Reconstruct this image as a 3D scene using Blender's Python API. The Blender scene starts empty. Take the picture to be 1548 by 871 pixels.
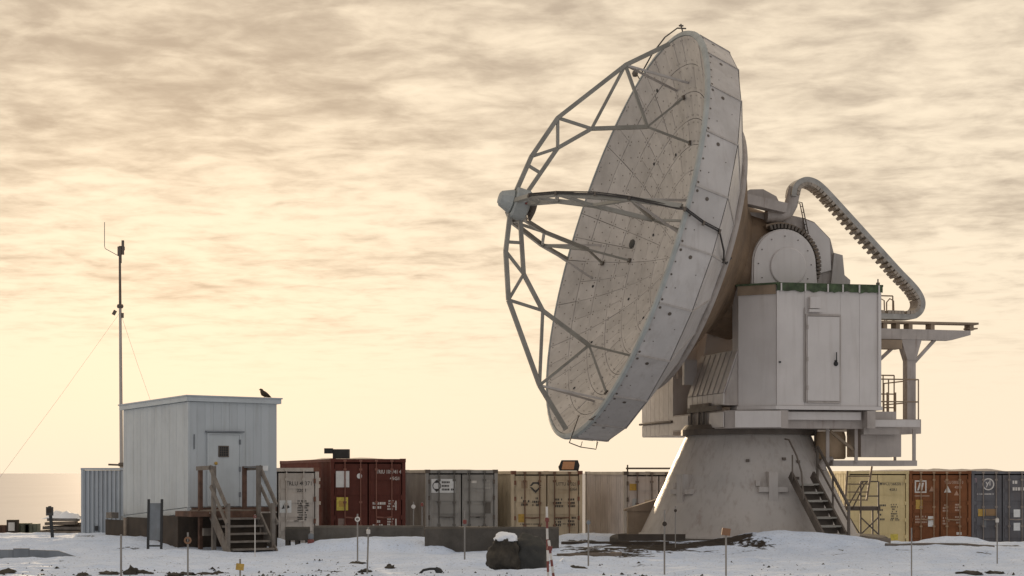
import bpy, bmesh, math, random
from mathutils import Vector, Matrix, noise
R = math.radians
sc = bpy.context.scene
col = sc.collection
rnd = random.Random(7)

# ------------------------------------------------------------------ camera, sky, sun, exposure
CAM_H = 2.1            # eye height above the snow, metres
FPX = 2700.0           # focal length in photo pixels (photo is 1548 x 871)
HORIZON = 715.0        # photo row of the sea horizon
cam = bpy.data.cameras.new('camera')
cam.sensor_width = 36.0
cam.lens = 36.0 * FPX / 1548.0
cam.shift_y = (HORIZON - 435.5) / 1548.0
cam.clip_start = 0.1
cam.clip_end = 80000
camo = bpy.data.objects.new('camera', cam)
col.objects.link(camo)
camo.location = (0, 0, CAM_H)
camo.rotation_euler = (R(90), 0, 0)
sc.camera = camo

SUN_AZ, SUN_EL = R(-11), R(5.5)      # azimuth from the view direction, negative is to the left
sun_dir = Vector((math.sin(SUN_AZ) * math.cos(SUN_EL), math.cos(SUN_AZ) * math.cos(SUN_EL), math.sin(SUN_EL)))
world = bpy.data.worlds.new('World')
sc.world = world
world.use_nodes = True

def build_world():
    nt = world.node_tree
    nt.nodes.clear()
    N, L = nt.nodes.new, nt.links.new
    out = N('ShaderNodeOutputWorld')
    bg = N('ShaderNodeBackground')
    bg.inputs['Strength'].default_value = 0.1
    L(bg.outputs[0], out.inputs[0])
    sky = N('ShaderNodeTexSky')
    sky.sky_type = 'NISHITA'
    sky.sun_disc = False
    sky.sun_elevation = SUN_EL
    sky.sun_rotation = SUN_AZ
    sky.altitude = 50
    sky.air_density = 1.2
    sky.dust_density = 3.0
    tc = N('ShaderNodeTexCoord')
    sep = N('ShaderNodeSeparateXYZ')
    L(tc.outputs['Generated'], sep.inputs[0])
    def m(op, a, b=None, clamp=False):
        n = N('ShaderNodeMath'); n.operation = op; n.use_clamp = clamp
        for i, v in enumerate((a, b)):
            if v is None: continue
            if isinstance(v, (int, float)): n.inputs[i].default_value = v
            else: L(v, n.inputs[i])
        return n.outputs[0]
    def ramp(fac, lo, hi):
        n = N('ShaderNodeMapRange'); n.interpolation_type = 'SMOOTHSTEP'
        L(fac, n.inputs[0]); n.inputs[1].default_value = lo; n.inputs[2].default_value = hi
        return n.outputs[0]
    def mixc(fac, a, b):
        n = N('ShaderNodeMix'); n.data_type = 'RGBA'
        if isinstance(fac, float): n.inputs[0].default_value = fac
        else: L(fac, n.inputs[0])
        for s, v in ((6, a), (7, b)):
            if isinstance(v, tuple): n.inputs[s].default_value = (*v, 1)
            else: L(v, n.inputs[s])
        return n.outputs[2]
    up = m('MAXIMUM', sep.outputs[2], 0.0)
    den = m('ADD', up, 0.075)                       # a cloud deck seen in perspective
    u = m('DIVIDE', sep.outputs[0], den)
    v = m('DIVIDE', sep.outputs[1], den)
    cmb = N('ShaderNodeCombineXYZ')
    L(u, cmb.inputs[0]); L(v, cmb.inputs[1])
    rot = N('ShaderNodeMapping'); rot.vector_type = 'TEXTURE'
    rot.inputs['Rotation'].default_value = (0, 0, R(-14))
    rot.inputs['Scale'].default_value = (1.05, 1.0, 1)
    L(cmb.outputs[0], rot.inputs[0])
    def noisetex(scale, detail, rough, dist, off):
        mp = N('ShaderNodeMapping'); mp.inputs['Location'].default_value = off
        L(rot.outputs[0], mp.inputs[0])
        n = N('ShaderNodeTexNoise'); n.inputs['Scale'].default_value = scale
        n.inputs['Detail'].default_value = detail; n.inputs['Roughness'].default_value = rough
        n.inputs['Distortion'].default_value = dist
        L(mp.outputs[0], n.inputs['Vector'])
        return n.outputs[0]
    big = noisetex(0.85, 4, 0.5, 0.3, (5.3, 2.2, 0))
    mid = noisetex(6.5, 7, 0.56, 0.35, (0.4, 5.2, 0))
    fine = noisetex(19.0, 5, 0.6, 0.3, (7.0, 2.0, 3.0))
    dens = m('ADD', m('ADD', m('MULTIPLY', big, 0.72), m('MULTIPLY', mid, 0.92)), m('MULTIPLY', fine, 0.30))
    # thick overhead, thinning to a clear bright band above the horizon
    el_gain = ramp(up, 0.02, 0.26)
    shade = m('ADD', dens, m('MULTIPLY', el_gain, 0.26))
    dark = ramp(shade, 0.89, 1.52)
    near_h = ramp(up, 0.030, 0.110)
    dark = m('MULTIPLY', dark, near_h)
    # forward scattering: the deck is warm and bright towards the sun, cool grey away from it
    dp = N('ShaderNodeVectorMath'); dp.operation = 'DOT_PRODUCT'
    L(tc.outputs['Generated'], dp.inputs[0]); dp.inputs[1].default_value = sun_dir
    sunside = ramp(dp.outputs['Value'], -0.65, 0.70)
    bright = mixc(sunside, (7.5, 7.3, 7.2), (10.25, 8.65, 6.55))
    grey = mixc(sunside, (4.3, 4.2, 4.3), (5.1, 4.15, 3.2))
    deck = mixc(dark, bright, grey)
    L(mixc(0.965, sky.outputs[0], deck), bg.inputs[0])
build_world()

sun = bpy.data.lights.new('sun', 'SUN')
sun.energy = 2.8
sun.angle = R(0.7)
sun.color = (1.0, 0.76, 0.50)
suno = bpy.data.objects.new('sun', sun)
col.objects.link(suno)
suno.rotation_euler = sun_dir.to_track_quat('Z', 'Y').to_euler()
suno.location = sun_dir * 100
vs = sc.view_settings
vs.view_transform = 'Standard'
vs.look = 'None'
vs.exposure = 0.0
vs.gamma = 1.0
vs.use_curve_mapping = False

def at(px, py, Y):
    """world point of photo pixel (px, py) at distance Y"""
    return Vector(((px - 774.0) / FPX * Y, Y, CAM_H + (HORIZON - py) / FPX * Y))

# ------------------------------------------------------------------ materials
MATS = {}
def material(name, color, rough=0.6, metal=0.0, var=0.12, vscale=2.0, streak=0.0, grime=(0.10, 0.075, 0.05), bump=0.0, bscale=30.0, spots=0.0, spec=0.5, rust=0.0, ovar=0.0):
    """procedural paint / wood / concrete: tonal variation, run-down streaks, rust blooms, fine relief"""
    if name in MATS: return MATS[name]
    mt = bpy.data.materials.new(name); mt.use_nodes = True
    nt = mt.node_tree; N, L = nt.nodes.new, nt.links.new
    b = nt.nodes['Principled BSDF']
    b.inputs['Roughness'].default_value = rough
    b.inputs['Metallic'].default_value = metal
    b.inputs['Specular IOR Level'].default_value = spec
    tc = N('ShaderNodeNewGeometry')
    def noi(scale, detail=4, rough_=0.55, stretch=None):
        vec = tc.outputs['Position']
        if stretch:
            mp = N('ShaderNodeMapping'); mp.inputs['Scale'].default_value = stretch
            L(vec, mp.inputs[0]); vec = mp.outputs[0]
        n = N('ShaderNodeTexNoise'); n.inputs['Scale'].default_value = scale
        n.inputs['Detail'].default_value = detail; n.inputs['Roughness'].default_value = rough_
        L(vec, n.inputs['Vector']); return n.outputs[0]
    def rng(fac, a, bb, c, d):
        n = N('ShaderNodeMapRange'); L(fac, n.inputs[0])
        for i, v in enumerate((a, bb, c, d)): n.inputs[i + 1].default_value = v
        return n.outputs[0]
    def mix(fac, a, c, mode='MIX'):
        n = N('ShaderNodeMix'); n.data_type = 'RGBA'; n.blend_type = mode
        if isinstance(fac, float): n.inputs[0].default_value = fac
        else: L(fac, n.inputs[0])
        for s, v in ((6, a), (7, c)):
            if isinstance(v, tuple): n.inputs[s].default_value = (*v[:3], 1)
            else: L(v, n.inputs[s])
        return n.outputs[2]
    lo = tuple(c * (1 - var * 1.6) for c in color); hi = tuple(min(1, c * (1 + var)) for c in color)
    c = mix(rng(noi(vscale), .3, .7, 0, 1), lo, hi)
    if streak:
        s = rng(noi(7.0, 3, .6, (1, 1, .09)), .52, .80, 0, streak)
        c = mix(s, c, grime)
        s2 = rng(noi(0.9, 5, .6), .5, .8, 0, streak * .7)
        c = mix(s2, c, grime)
    if spots:
        c = mix(rng(noi(22, 2, .5), .68, .74, 0, spots), c, grime)
    if rust:
        c = mix(rng(noi(3.4, 6, .65, (1, 1, .14)), .59, .72, 0, rust), c, (.13, .05, .02))
    if ovar:
        oi = N('ShaderNodeObjectInfo'); hs = N('ShaderNodeHueSaturation'); L(rng(oi.outputs['Random'], 0, 1, 1 - ovar, 1 + ovar), hs.inputs['Value']); L(c, hs.inputs['Color']); c = hs.outputs[0]
    L(c, b.inputs['Base Color'])
    r = rng(noi(6), .3, .7, max(0, rough - .12), min(1, rough + .1)); L(r, b.inputs['Roughness'])
    if bump:
        bp = N('ShaderNodeBump'); bp.inputs['Strength'].default_value = bump; bp.inputs['Distance'].default_value = .02
        L(noi(bscale, 5, .6), bp.inputs['Height']); L(bp.outputs[0], b.inputs['Normal'])
    MATS[name] = mt
    return mt

M = dict(
    panel=material('reflector_panel', (.445, .41, .38), .45, 0, .10, 1.6, .26, (.22, .18, .15), spots=.3, ovar=.08),
    skin=material('skin_paint', (.52, .485, .46), .42, 0, .08, 1.2, .34, (.25, .20, .16), ovar=.05),
    rimlip=material('rim_lip_paint', (.37, .385, .37), .75, 0, .1, 2, .2),
    truss=material('truss_paint', (.29, .275, .24), .5, 0, .12, 2, .2),
    white=material('cabin_paint', (.60, .555, .525), .42, 0, .06, .8, .20, (.3, .24, .19), ovar=.03),
    tower=material('tower_paint', (.45, .41, .375), .55, 0, .10, .9, .50, (.22, .165, .125), .15, 8, rust=.30),
    steel=material('steel_paint', (.41, .36, .325), .5, 0, .1, 2, .35, rust=.6),
    darksteel=material('dark_steel', (.13, .105, .085), .6, .2, .2, 3, .3),
    cable=material('cable_rubber', (.035, .03, .028), .6),
    chain=material('chain_steel', (.36, .34, .31), .4, .5, .15, 4, .2),
    brown=material('plain_brown', (.30, .22, .15), .7, 0, .15, 2, .3),  # own brown of railings, gear rim, flashing, ladder and lidded box
    green=material('green_tarp', (.065, .095, .045), .8, 0, .35, 5, .3, bump=.4, bscale=12),
    black=material('black_plastic', (.018, .018, .018), .5),
    hubm=material('hub_shade_brown', (.19, .125, .075), .75, 0, .2, 1.2, .4, (.07, .045, .03)),  # the hub's own brown, darkened further for the shade behind the dish
    dullsnow=material('dull_roof_snow', (.36, .32, .29), .9, 0, .2, 3, .2, bump=.4, bscale=9),  # brownish grey tone for the snow on the container roofs
    snow=material('snow_clump', (.80, .82, .86), .8, 0, .03, 3, 0, bump=.35, bscale=9),
    shed=material('shed_paint', (.47, .50, .515), .5, 0, .06, .9, .35, (.27, .27, .24), ovar=.05),
    shedw=material('shed_trim', (.49, .52, .53), .5, 0, .06, 1.5, .2, (.26, .27, .25)),
    wood=material('weathered_wood', (.22, .175, .135), .85, 0, .22, 4, .3, bump=.3, bscale=25),
    paintwood=material('painted_wood', (.19, .165, .14), .75, 0, .2, 4, .45, (.12, .07, .04)),
    redwood=material('red_stained_wood', (.12, .062, .04), .8, 0, .3, 4, .3),
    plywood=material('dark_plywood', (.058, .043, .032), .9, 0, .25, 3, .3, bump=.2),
    hut=material('hut_sheet', (.40, .43, .46), .45, .1, .06, 1, .15),
    concrete=material('concrete', (.12, .106, .09), .9, 0, .18, 2.2, .3, (.05, .04, .03), .4, 18),
    concrete2=material('concrete_dark', (.088, .076, .063), .9, 0, .18, 2.2, .3, (.03, .025, .02), .4, 18),
    slab=material('grey_board', (.20, .215, .23), .8, 0, .15, 2, .25),
    rock=material('dark_rock', (.052, .043, .032), .9, 0, .4, 4, .0, bump=.9, bscale=7),
    tyre=material('dark_tarp', (.035, .034, .03), .7, 0, .3, 3, 0, bump=.4, bscale=9),
    orange=material('orange_marker', (.24, .12, .06), .6),
    redp=material('red_marker', (.20, .05, .04), .6),
    whitep=material('white_marker', (.66, .62, .57), .6),
    stake=material('stake_metal', (.26, .24, .22), .5, .3),
    feather=material('dark_feathers', (.05, .034, .016), .8, 0, .3, 20),
    markw=material('marking_white', (.66, .62, .57), .7, 0, .1, 20),
    markd=material('marking_dark', (.06, .055, .05), .7, 0, .1, 20),
    sticker=material('sticker_white', (.72, .72, .70), .6, 0, .06, 8),
    yellow=material('sticker_yellow', (.62, .50, .08), .6, 0, .15, 12),
    ochre=material('sticker_ochre', (.48, .30, .06), .6, 0, .15, 12),
    lamp=material('lamp_glass_orange', (.55, .27, .12), .25),
    drum=material('green_drums', (.16, .17, .12), .7, 0, .25, 4, .3),
)
def paint(name, color, streak=.32, rust=.0, grime=(.10, .07, .05)):
    return material('container_' + name, color, .75, 0, .12, 1.1, streak, grime, rust=rust, spec=.2)

# ------------------------------------------------------------------ mesh building
WM = {}     # world matrix of each object used as a parent
class MB:
    def __init__(s): s.v, s.f, s.mi, s.cur, s.smooth = [], [], [], 0, []
    def add(s, vs, fs, smooth=False):
        o = len(s.v); s.v += [Vector(v) for v in vs]
        for f in fs:
            s.f.append([i + o for i in f]); s.mi.append(s.cur); s.smooth.append(smooth)
        return s
    def box(s, c, size, M=None):
        hx, hy, hz = (k / 2 for k in size); c = Vector(c)
        p = [Vector((x, y, z)) + c for z in (-hz, hz) for x, y in ((-hx, -hy), (hx, -hy), (hx, hy), (-hx, hy))]
        if M is not None: p = [M @ q for q in p]
        return s.add(p, [(3, 2, 1, 0), (4, 5, 6, 7), (0, 1, 5, 4), (1, 2, 6, 5), (2, 3, 7, 6), (3, 0, 4, 7)])
    def span(s, a, b, M=None):
        a, b = Vector(a), Vector(b)
        return s.box((a + b) / 2, [abs(b[i] - a[i]) for i in range(3)], M)
    def prism(s, poly, ax0, ax1, frame):
        """poly of (p,q); frame(p,q,t) -> point; extruded from t=ax0 to ax1"""
        n = len(poly)
        vs = [frame(p, q, ax0) for p, q in poly] + [frame(p, q, ax1) for p, q in poly]
        fs = [tuple(range(n))[::-1], tuple(range(n, 2 * n))] + [(i, (i + 1) % n, n + (i + 1) % n, n + i) for i in range(n)]
        return s.add(vs, fs)
    def beam(s, p, q, w, h=None, upv=(0, 0, 1)):
        h = h or w; p, q = Vector(p), Vector(q); d = (q - p).normalized(); upv = Vector(upv)
        if abs(d.dot(upv)) > .97: upv = Vector((1, 0, 0)) if abs(d.x) < .9 else Vector((0, 1, 0))
        sx = d.cross(upv).normalized(); sz = sx.cross(d)
        pts = [e + sx * (a * w / 2) + sz * (b * h / 2) for e in (p, q) for a, b in ((-1, -1), (1, -1), (1, 1), (-1, 1))]
        return s.add(pts, [(3, 2, 1, 0), (4, 5, 6, 7), (0, 1, 5, 4), (1, 2, 6, 5), (2, 3, 7, 6), (3, 0, 4, 7)])
    def tube(s, pts, r, n=8, cap=True):
        pts = [Vector(p) for p in pts]; rings = []
        prev = None
        for i, p in enumerate(pts):
            d = (pts[min(i + 1, len(pts) - 1)] - pts[max(i - 1, 0)]).normalized()
            a = prev if prev is not None else (Vector((0, 0, 1)) if abs(d.z) < .9 else Vector((1, 0, 0)))
            a = (a - d * a.dot(d)).normalized(); prev = a; b = d.cross(a)
            rr = r[i] if isinstance(r, (list, tuple)) else r
            rings.append([p + (a * math.cos(t) + b * math.sin(t)) * rr for t in (2 * math.pi * k / n for k in range(n))])
        vs = [q for rg in rings for q in rg]; fs = []
        for i in range(len(pts) - 1):
            for k in range(n): fs.append((i * n + k, i * n + (k + 1) % n, (i + 1) * n + (k + 1) % n, (i + 1) * n + k))
        s.add(vs, fs, True)
        if cap: s.add(rings[0], [tuple(range(n))[::-1]]); s.add(rings[-1], [tuple(range(n))])
        return s
    def lathe(s, prof, M, n=32, smooth=True, cap=True, t0=0, t1=2 * math.pi):
        """prof of (r, z) revolved round M's z axis"""
        full = abs(t1 - t0 - 2 * math.pi) < 1e-6; m = n if full else n + 1; vs = []; fs = []
        for r, z in prof:
            for k in range(m):
                t = t0 + (t1 - t0) * k / n; vs.append(M @ Vector((r * math.cos(t), r * math.sin(t), z)))
        for i in range(len(prof) - 1):
            for k in range(n): k2 = (k + 1) % m; fs.append((i * m + k, i * m + k2, (i + 1) * m + k2, (i + 1) * m + k))
        s.add(vs, fs, smooth)
        if cap and full:
            if prof[0][0] > 1e-4: s.add(vs[:m], [tuple(range(m))[::-1]])
            if prof[-1][0] > 1e-4: s.add(vs[-m:], [tuple(range(m))])
        return s
    def mesh(s, name, mats, inv=None):
        me = bpy.data.meshes.new(name)
        vs = s.v if inv is None else [inv @ v for v in s.v]
        me.from_pydata([tuple(v) for v in vs], [], s.f)
        if not isinstance(mats, (list, tuple)): mats = [mats]
        for m_ in mats: me.materials.append(m_)
        me.polygons.foreach_set('material_index', s.mi); me.polygons.foreach_set('use_smooth', s.smooth)
        bm = bmesh.new(); bm.from_mesh(me); bmesh.ops.recalc_face_normals(bm, faces=bm.faces); bm.to_mesh(me); bm.free()
        me.update(); return me
    def build(s, name, mats, parent=None, base=None):
        if parent is not None: W = WM[parent]
        else:
            if base is None:
                lo = [min(v[i] for v in s.v) for i in range(3)]; hi = [max(v[i] for v in s.v) for i in range(3)]
                base = ((lo[0] + hi[0]) / 2, (lo[1] + hi[1]) / 2, lo[2])
            W = Matrix.Translation(base)
        o = bpy.data.objects.new(name, s.mesh(name, mats, W.inverted())); col.objects.link(o)
        if parent is not None: o.parent = parent
        else: o.matrix_world = W; o.location = W.translation
        WM[o] = W
        return o
def inst(name, me, Wm, parent):
    o = bpy.data.objects.new(name, me); col.objects.link(o); o.parent = parent
    o.matrix_local = WM[parent].inverted() @ Wm; WM[o] = Wm
    return o
def tag(o, label, cat, group=None, kind=None):
    if label: o['label'] = label
    if cat: o['category'] = cat
    if group: o['group'] = group
    if kind: o['kind'] = kind
    return o
def thing(name, loc, label, cat, group=None):
    o = bpy.data.objects.new(name, None); o.empty_display_size = .3; col.objects.link(o)
    o.location = loc; WM[o] = Matrix.Translation(loc)
    return tag(o, label, cat, group)
def text(name, body, size, Wm, mat, parent, align='LEFT', sx=1.0):
    cu = bpy.data.curves.new(name, 'FONT'); cu.body = body; cu.size = size; cu.align_x = align; cu.offset = size * .012; cu.resolution_u = 2
    t = bpy.data.objects.new(name, cu); col.objects.link(t)
    dg = bpy.context.evaluated_depsgraph_get(); me = bpy.data.meshes.new_from_object(t.evaluated_get(dg))
    bpy.data.objects.remove(t); bpy.data.curves.remove(cu)
    me.materials.clear(); me.materials.append(mat); me.transform(Matrix.Diagonal((sx, 1, 1, 1)))
    return inst(name, me, Wm, parent)

# ------------------------------------------------------------------ ground and sea
def lerp_table(tab, x):
    if x <= tab[0][0]: return tab[0][1]
    for (a, b), (c, d) in zip(tab, tab[1:]):
        if x <= c:
            t = (x - a) / (c - a); return b + (d - b) * t
    return tab[-1][1]
BASE = [(-3000, -3), (-60, 0), (53, 0), (60, -.42), (69, -.70), (80, -1.2), (120, -5), (300, -34), (9000, -60)]
MOUNDS = [(-3.4, 47.9, 2.2, .8, .33), (-2.0, 46.9, .35, .3, .16), (-13.5, 51.5, 5.5, 3.5, .28), (-9.4, 45.6, 1.8, .9, .13), (7.9, 48.3, 1.9, 1.3, .34),
          (1.5, 37.6, .8, .5, .10), (2.6, 54.6, 1.6, 1.0, .32), (13.0, 66.5, 3.0, 1.0, .14), (16.5, 66.6, 1.0, .9, .22), (19.5, 66.5, 3.0, .9, .12),
          (12.5, 46.5, 4.5, 1.4, .16), (4.4, 48.2, 4.0, 1.9, .17), (1.05, 37.55, .12, .14, .2), (-7.4, 51.0, .9, .7, .2), (-1.0, 41.0, 4, 1.2, .06), (9, 39.2, 6, .8, .08)]
HOLLOWS = [(-8.0, 38.3, 4.5, .8, .07)]
def ground_z(x, y):
    z = lerp_table(BASE, y)
    d = abs(x) + abs(y - 50)
    for mx, my, rx, ry, h in MOUNDS:
        q = ((x - mx) / rx) ** 2 + ((y - my) / ry) ** 2
        if q < 5: z += h * math.exp(-q * q * .55)
    for mx, my, rx, ry, h in HOLLOWS:
        q = ((x - mx) / rx) ** 2 + ((y - my) / ry) ** 2
        if q < 5: z -= h * math.exp(-q * q)
    if d < 140:
        z += .075 * noise.fractal(Vector((x * .35, y * .55, 3.3)), 1.0, 2.0, 3)
        z += (.034 if y > 45 else .048) * noise.fractal(Vector((x * 1.9, y * 2.4, 8.1)), .75, 2.0, 4)
        z += .035 * max(0, noise.fractal(Vector((x * .55 + y * .35, y * 2.6 - x * .25, 1.7)), .8, 2.0, 4))
        if 33 < y < 47:
            for off in (0, 1.75):
                q = y - (40.2 + off + .06 * x + .35 * math.sin(x * .23)); z -= .055 * math.exp(-(q / .16) ** 2) * (.6 + .5 * noise.noise(Vector((x * 1.3, off, 2)))); z += .03 * math.exp(-((abs(q) - .3) / .12) ** 2)
    else:
        z += .9 * noise.fractal(Vector((x * .02, y * .02, 1.3)), 1.0, 2.0, 3) * min(1, (d - 140) / 80)
    return z
BARE = [(4.4, 47.4, 4.0, 1.35, 1.1), (2.6, 52.0, 1.3, 2.0, .8), (1.8, 45.2, 2.2, .9, .8), (7.6, 49.2, 1.1, .45, .6), (11.6, 47.6, 1.8, .12, .75),
        (-7.7, 37.6, 3.2, .42, .42), (-14.5, 56.0, 4, 1.6, .7), (-3.0, 38.2, 2.6, .5, .3), (-13.0, 37.0, 2.0, .4, .3), (10.0, 44.0, 3.4, .10, .5), (-15, 62, 6, 4, .6), (13.2, 51.0, 2.6, .14, .7)]
SNOWY = [(6.2, 49.0, 1.6, .35, 1.0), (5.25, 46.6, .8, .30, .9), (2.3, 47.0, .9, .26, .8), (3.7, 54.2, 1.4, 1.0, .9), (8.2, 48.0, 1.4, 1.1, 1.2)]
def bare(x, y):
    b = -.32 + .55 * noise.fractal(Vector((x * .9, y * 1.2, 5.5)), .8, 2.0, 4)
    for mx, my, rx, ry, w in BARE: b += w * math.exp(-(((x - mx) / rx) ** 2 + ((y - my) / ry) ** 2) ** 1.5)
    for mx, my, rx, ry, w in SNOWY: b -= w * 1.5 * math.exp(-(((x - mx) / rx) ** 2 + ((y - my) / ry) ** 2) ** 1.5)
    return b
def axis(lo, hi, step, far_lo, far_hi):
    a = [lo]; st = step
    while a[-1] < hi: a.append(a[-1] + step)
    st = step
    while a[-1] < far_hi: st *= 1.22; a.append(a[-1] + st)
    b = [lo]; st = step
    while b[-1] > far_lo: st *= 1.22; b.append(b[-1] - st)
    return b[:0:-1] + a
def snow_material():
    mt = bpy.data.materials.new('snow_ground'); mt.use_nodes = True
    nt = mt.node_tree; N, L = nt.nodes.new, nt.links.new; b = nt.nodes['Principled BSDF']
    geo = N('ShaderNodeNewGeometry'); at_ = N('ShaderNodeAttribute'); at_.attribute_name = 'bare'
    def noi(scale, d, r_=.6):
        n = N('ShaderNodeTexNoise'); n.inputs['Scale'].default_value = scale; n.inputs['Detail'].default_value = d; n.inputs['Roughness'].default_value = r_
        L(geo.outputs['Position'], n.inputs['Vector']); return n.outputs[0]
    def rng(fac, a, bb, c, d):
        n = N('ShaderNodeMapRange'); L(fac, n.inputs[0])
        for i, v in enumerate((a, bb, c, d)): n.inputs[i + 1].default_value = v
        return n.outputs[0]
    def mix(fac, a, c):
        n = N('ShaderNodeMix'); n.data_type = 'RGBA'; L(fac, n.inputs[0])
        for s, v in ((6, a), (7, c)):
            if isinstance(v, tuple): n.inputs[s].default_value = (*v, 1)
            else: L(v, n.inputs[s])
        return n.outputs[2]
    ad = N('ShaderNodeMath'); ad.operation = 'ADD'; L(at_.outputs['Fac'], ad.inputs[0]); L(rng(noi(5.5, 6), .25, .75, -.42, .42), ad.inputs[1])
    mask = rng(ad.outputs[0], .16, .34, 0, 1)
    snowc = mix(rng(noi(1.3, 5), .3, .7, 0, 1), (.58, .67, .82), (.73, .80, .92))
    grit = rng(noi(19, 4), .57, .70, 0, .60)
    snowc = mix(grit, snowc, (.20, .17, .14))
    dirt = mix(rng(noi(7, 6), .3, .7, 0, 1), (.013, .010, .008), (.052, .038, .027))
    L(mix(mask, snowc, dirt), b.inputs['Base Color'])
    b.inputs['Roughness'].default_value = .75; b.inputs['Specular IOR Level'].default_value = .25
    bp = N('ShaderNodeBump'); bp.inputs['Strength'].default_value = .55; bp.inputs['Distance'].default_value = .05
    L(noi(7, 7), bp.inputs['Height']); L(bp.outputs[0], b.inputs['Normal'])
    return mt
def build_ground():
    xs = axis(-17, 24, .16, -2500, 2500); ys = axis(32, 72, .14, -2500, 700)
    vs = []; br = []
    for y in ys:
        for x in xs:
            vs.append((x, y, ground_z(x, y))); br.append(bare(x, y) if abs(x) < 60 and -10 < y < 150 else -.3 + .5 * noise.noise(Vector((x * .03, y * .03, 0))))
    nx = len(xs)
    fs = [(j * nx + i, j * nx + i + 1, (j + 1) * nx + i + 1, (j + 1) * nx + i) for j in range(len(ys) - 1) for i in range(nx - 1)]
    me = bpy.data.meshes.new('ground'); me.from_pydata(vs, [], fs); me.materials.append(snow_material())
    a = me.attributes.new('bare', 'FLOAT', 'POINT'); a.data.foreach_set('value', br)
    me.polygons.foreach_set('use_smooth', [True] * len(fs)); me.update()
    o = bpy.data.objects.new('ground', me); col.objects.link(o); tag(o, 'snow covered gravelly ground with bare dark patches', None, kind='structure')
build_ground()
def build_sea():
    mt = bpy.data.materials.new('sea_ice_water'); mt.use_nodes = True
    nt = mt.node_tree; N, L = nt.nodes.new, nt.links.new; b = nt.nodes['Principled BSDF']
    b.inputs['Roughness'].default_value = .8; b.inputs['Specular IOR Level'].default_value = .12
    geo = N('ShaderNodeNewGeometry'); mp = N('ShaderNodeMapping'); mp.inputs['Scale'].default_value = (.012, .003, 1)
    L(geo.outputs['Position'], mp.inputs[0])
    n = N('ShaderNodeTexNoise'); n.inputs['Scale'].default_value = 1; n.inputs['Detail'].default_value = 5; L(mp.outputs[0], n.inputs['Vector'])
    mr = N('ShaderNodeMix'); mr.data_type = 'RGBA'; L(n.outputs[0], mr.inputs[0]); mr.inputs[6].default_value = (.32, .31, .325, 1); mr.inputs[7].default_value = (.42, .41, .42, 1)
    L(mr.outputs[2], b.inputs['Base Color'])
    ys = [120, 400, 900, 2000, 5000, 12000, 30000, 70000]; vs = []; fs = []
    for y in ys: vs += [(-60000, y, -22), (-8000, y, -22), (0, y, -22), (8000, y, -22), (60000, y, -22)]
    for j in range(len(ys) - 1):
        for i in range(4): fs.append((j * 5 + i, j * 5 + i + 1, j * 5 + i + 6, j * 5 + i + 5))
    me = bpy.data.meshes.new('sea'); me.from_pydata(vs, [], fs); me.materials.append(mt)
    o = bpy.data.objects.new('sea', me); col.objects.link(o); tag(o, 'calm pale sea reaching the horizon', None, kind='structure')
build_sea()

# ------------------------------------------------------------------ radio telescope
TO = Vector((6.99, 52.85, 0))
AZ, EL = R(13), R(15.4)
TF = Vector((-math.cos(AZ), -math.sin(AZ), 0))       # forward (dish side)
TE = Vector((math.sin(AZ), -math.cos(AZ), 0))        # along the elevation axis, towards the viewer
UPV = Vector((0, 0, 1))
def T(a, b, c): return TO + TF * a + TE * b + UPV * c
TM = Matrix(((TF.x, TE.x, 0, TO.x), (TF.y, TE.y, 0, TO.y), (0, 0, 1, 0), (0, 0, 0, 1)))
dn = (TF * math.cos(EL) + UPV * math.sin(EL)).normalized()
du = dn.cross(TE).normalized()
R0 = at(937, 357, 51.96)                              # centre of the rim plane
FOC, RD = 4.8, 6.0
DEPTH = RD * RD / (4 * FOC)
DV = R0 - dn * DEPTH
far = -TE
DM = Matrix(((du.x, far.x, dn.x, DV.x), (du.y, far.y, dn.y, DV.y), (du.z, far.z, dn.z, DV.z), (0, 0, 0, 1)))  # dish frame: x up, y away, z along the beam
def D(r, t, z): return DM @ Vector((r * math.cos(t), r * math.sin(t), z))

tel = thing('radio_telescope', TO + Vector((0, 0, .2)), 'huge white dish radio telescope on a conical tower with cabins', 'telescope')

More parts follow.
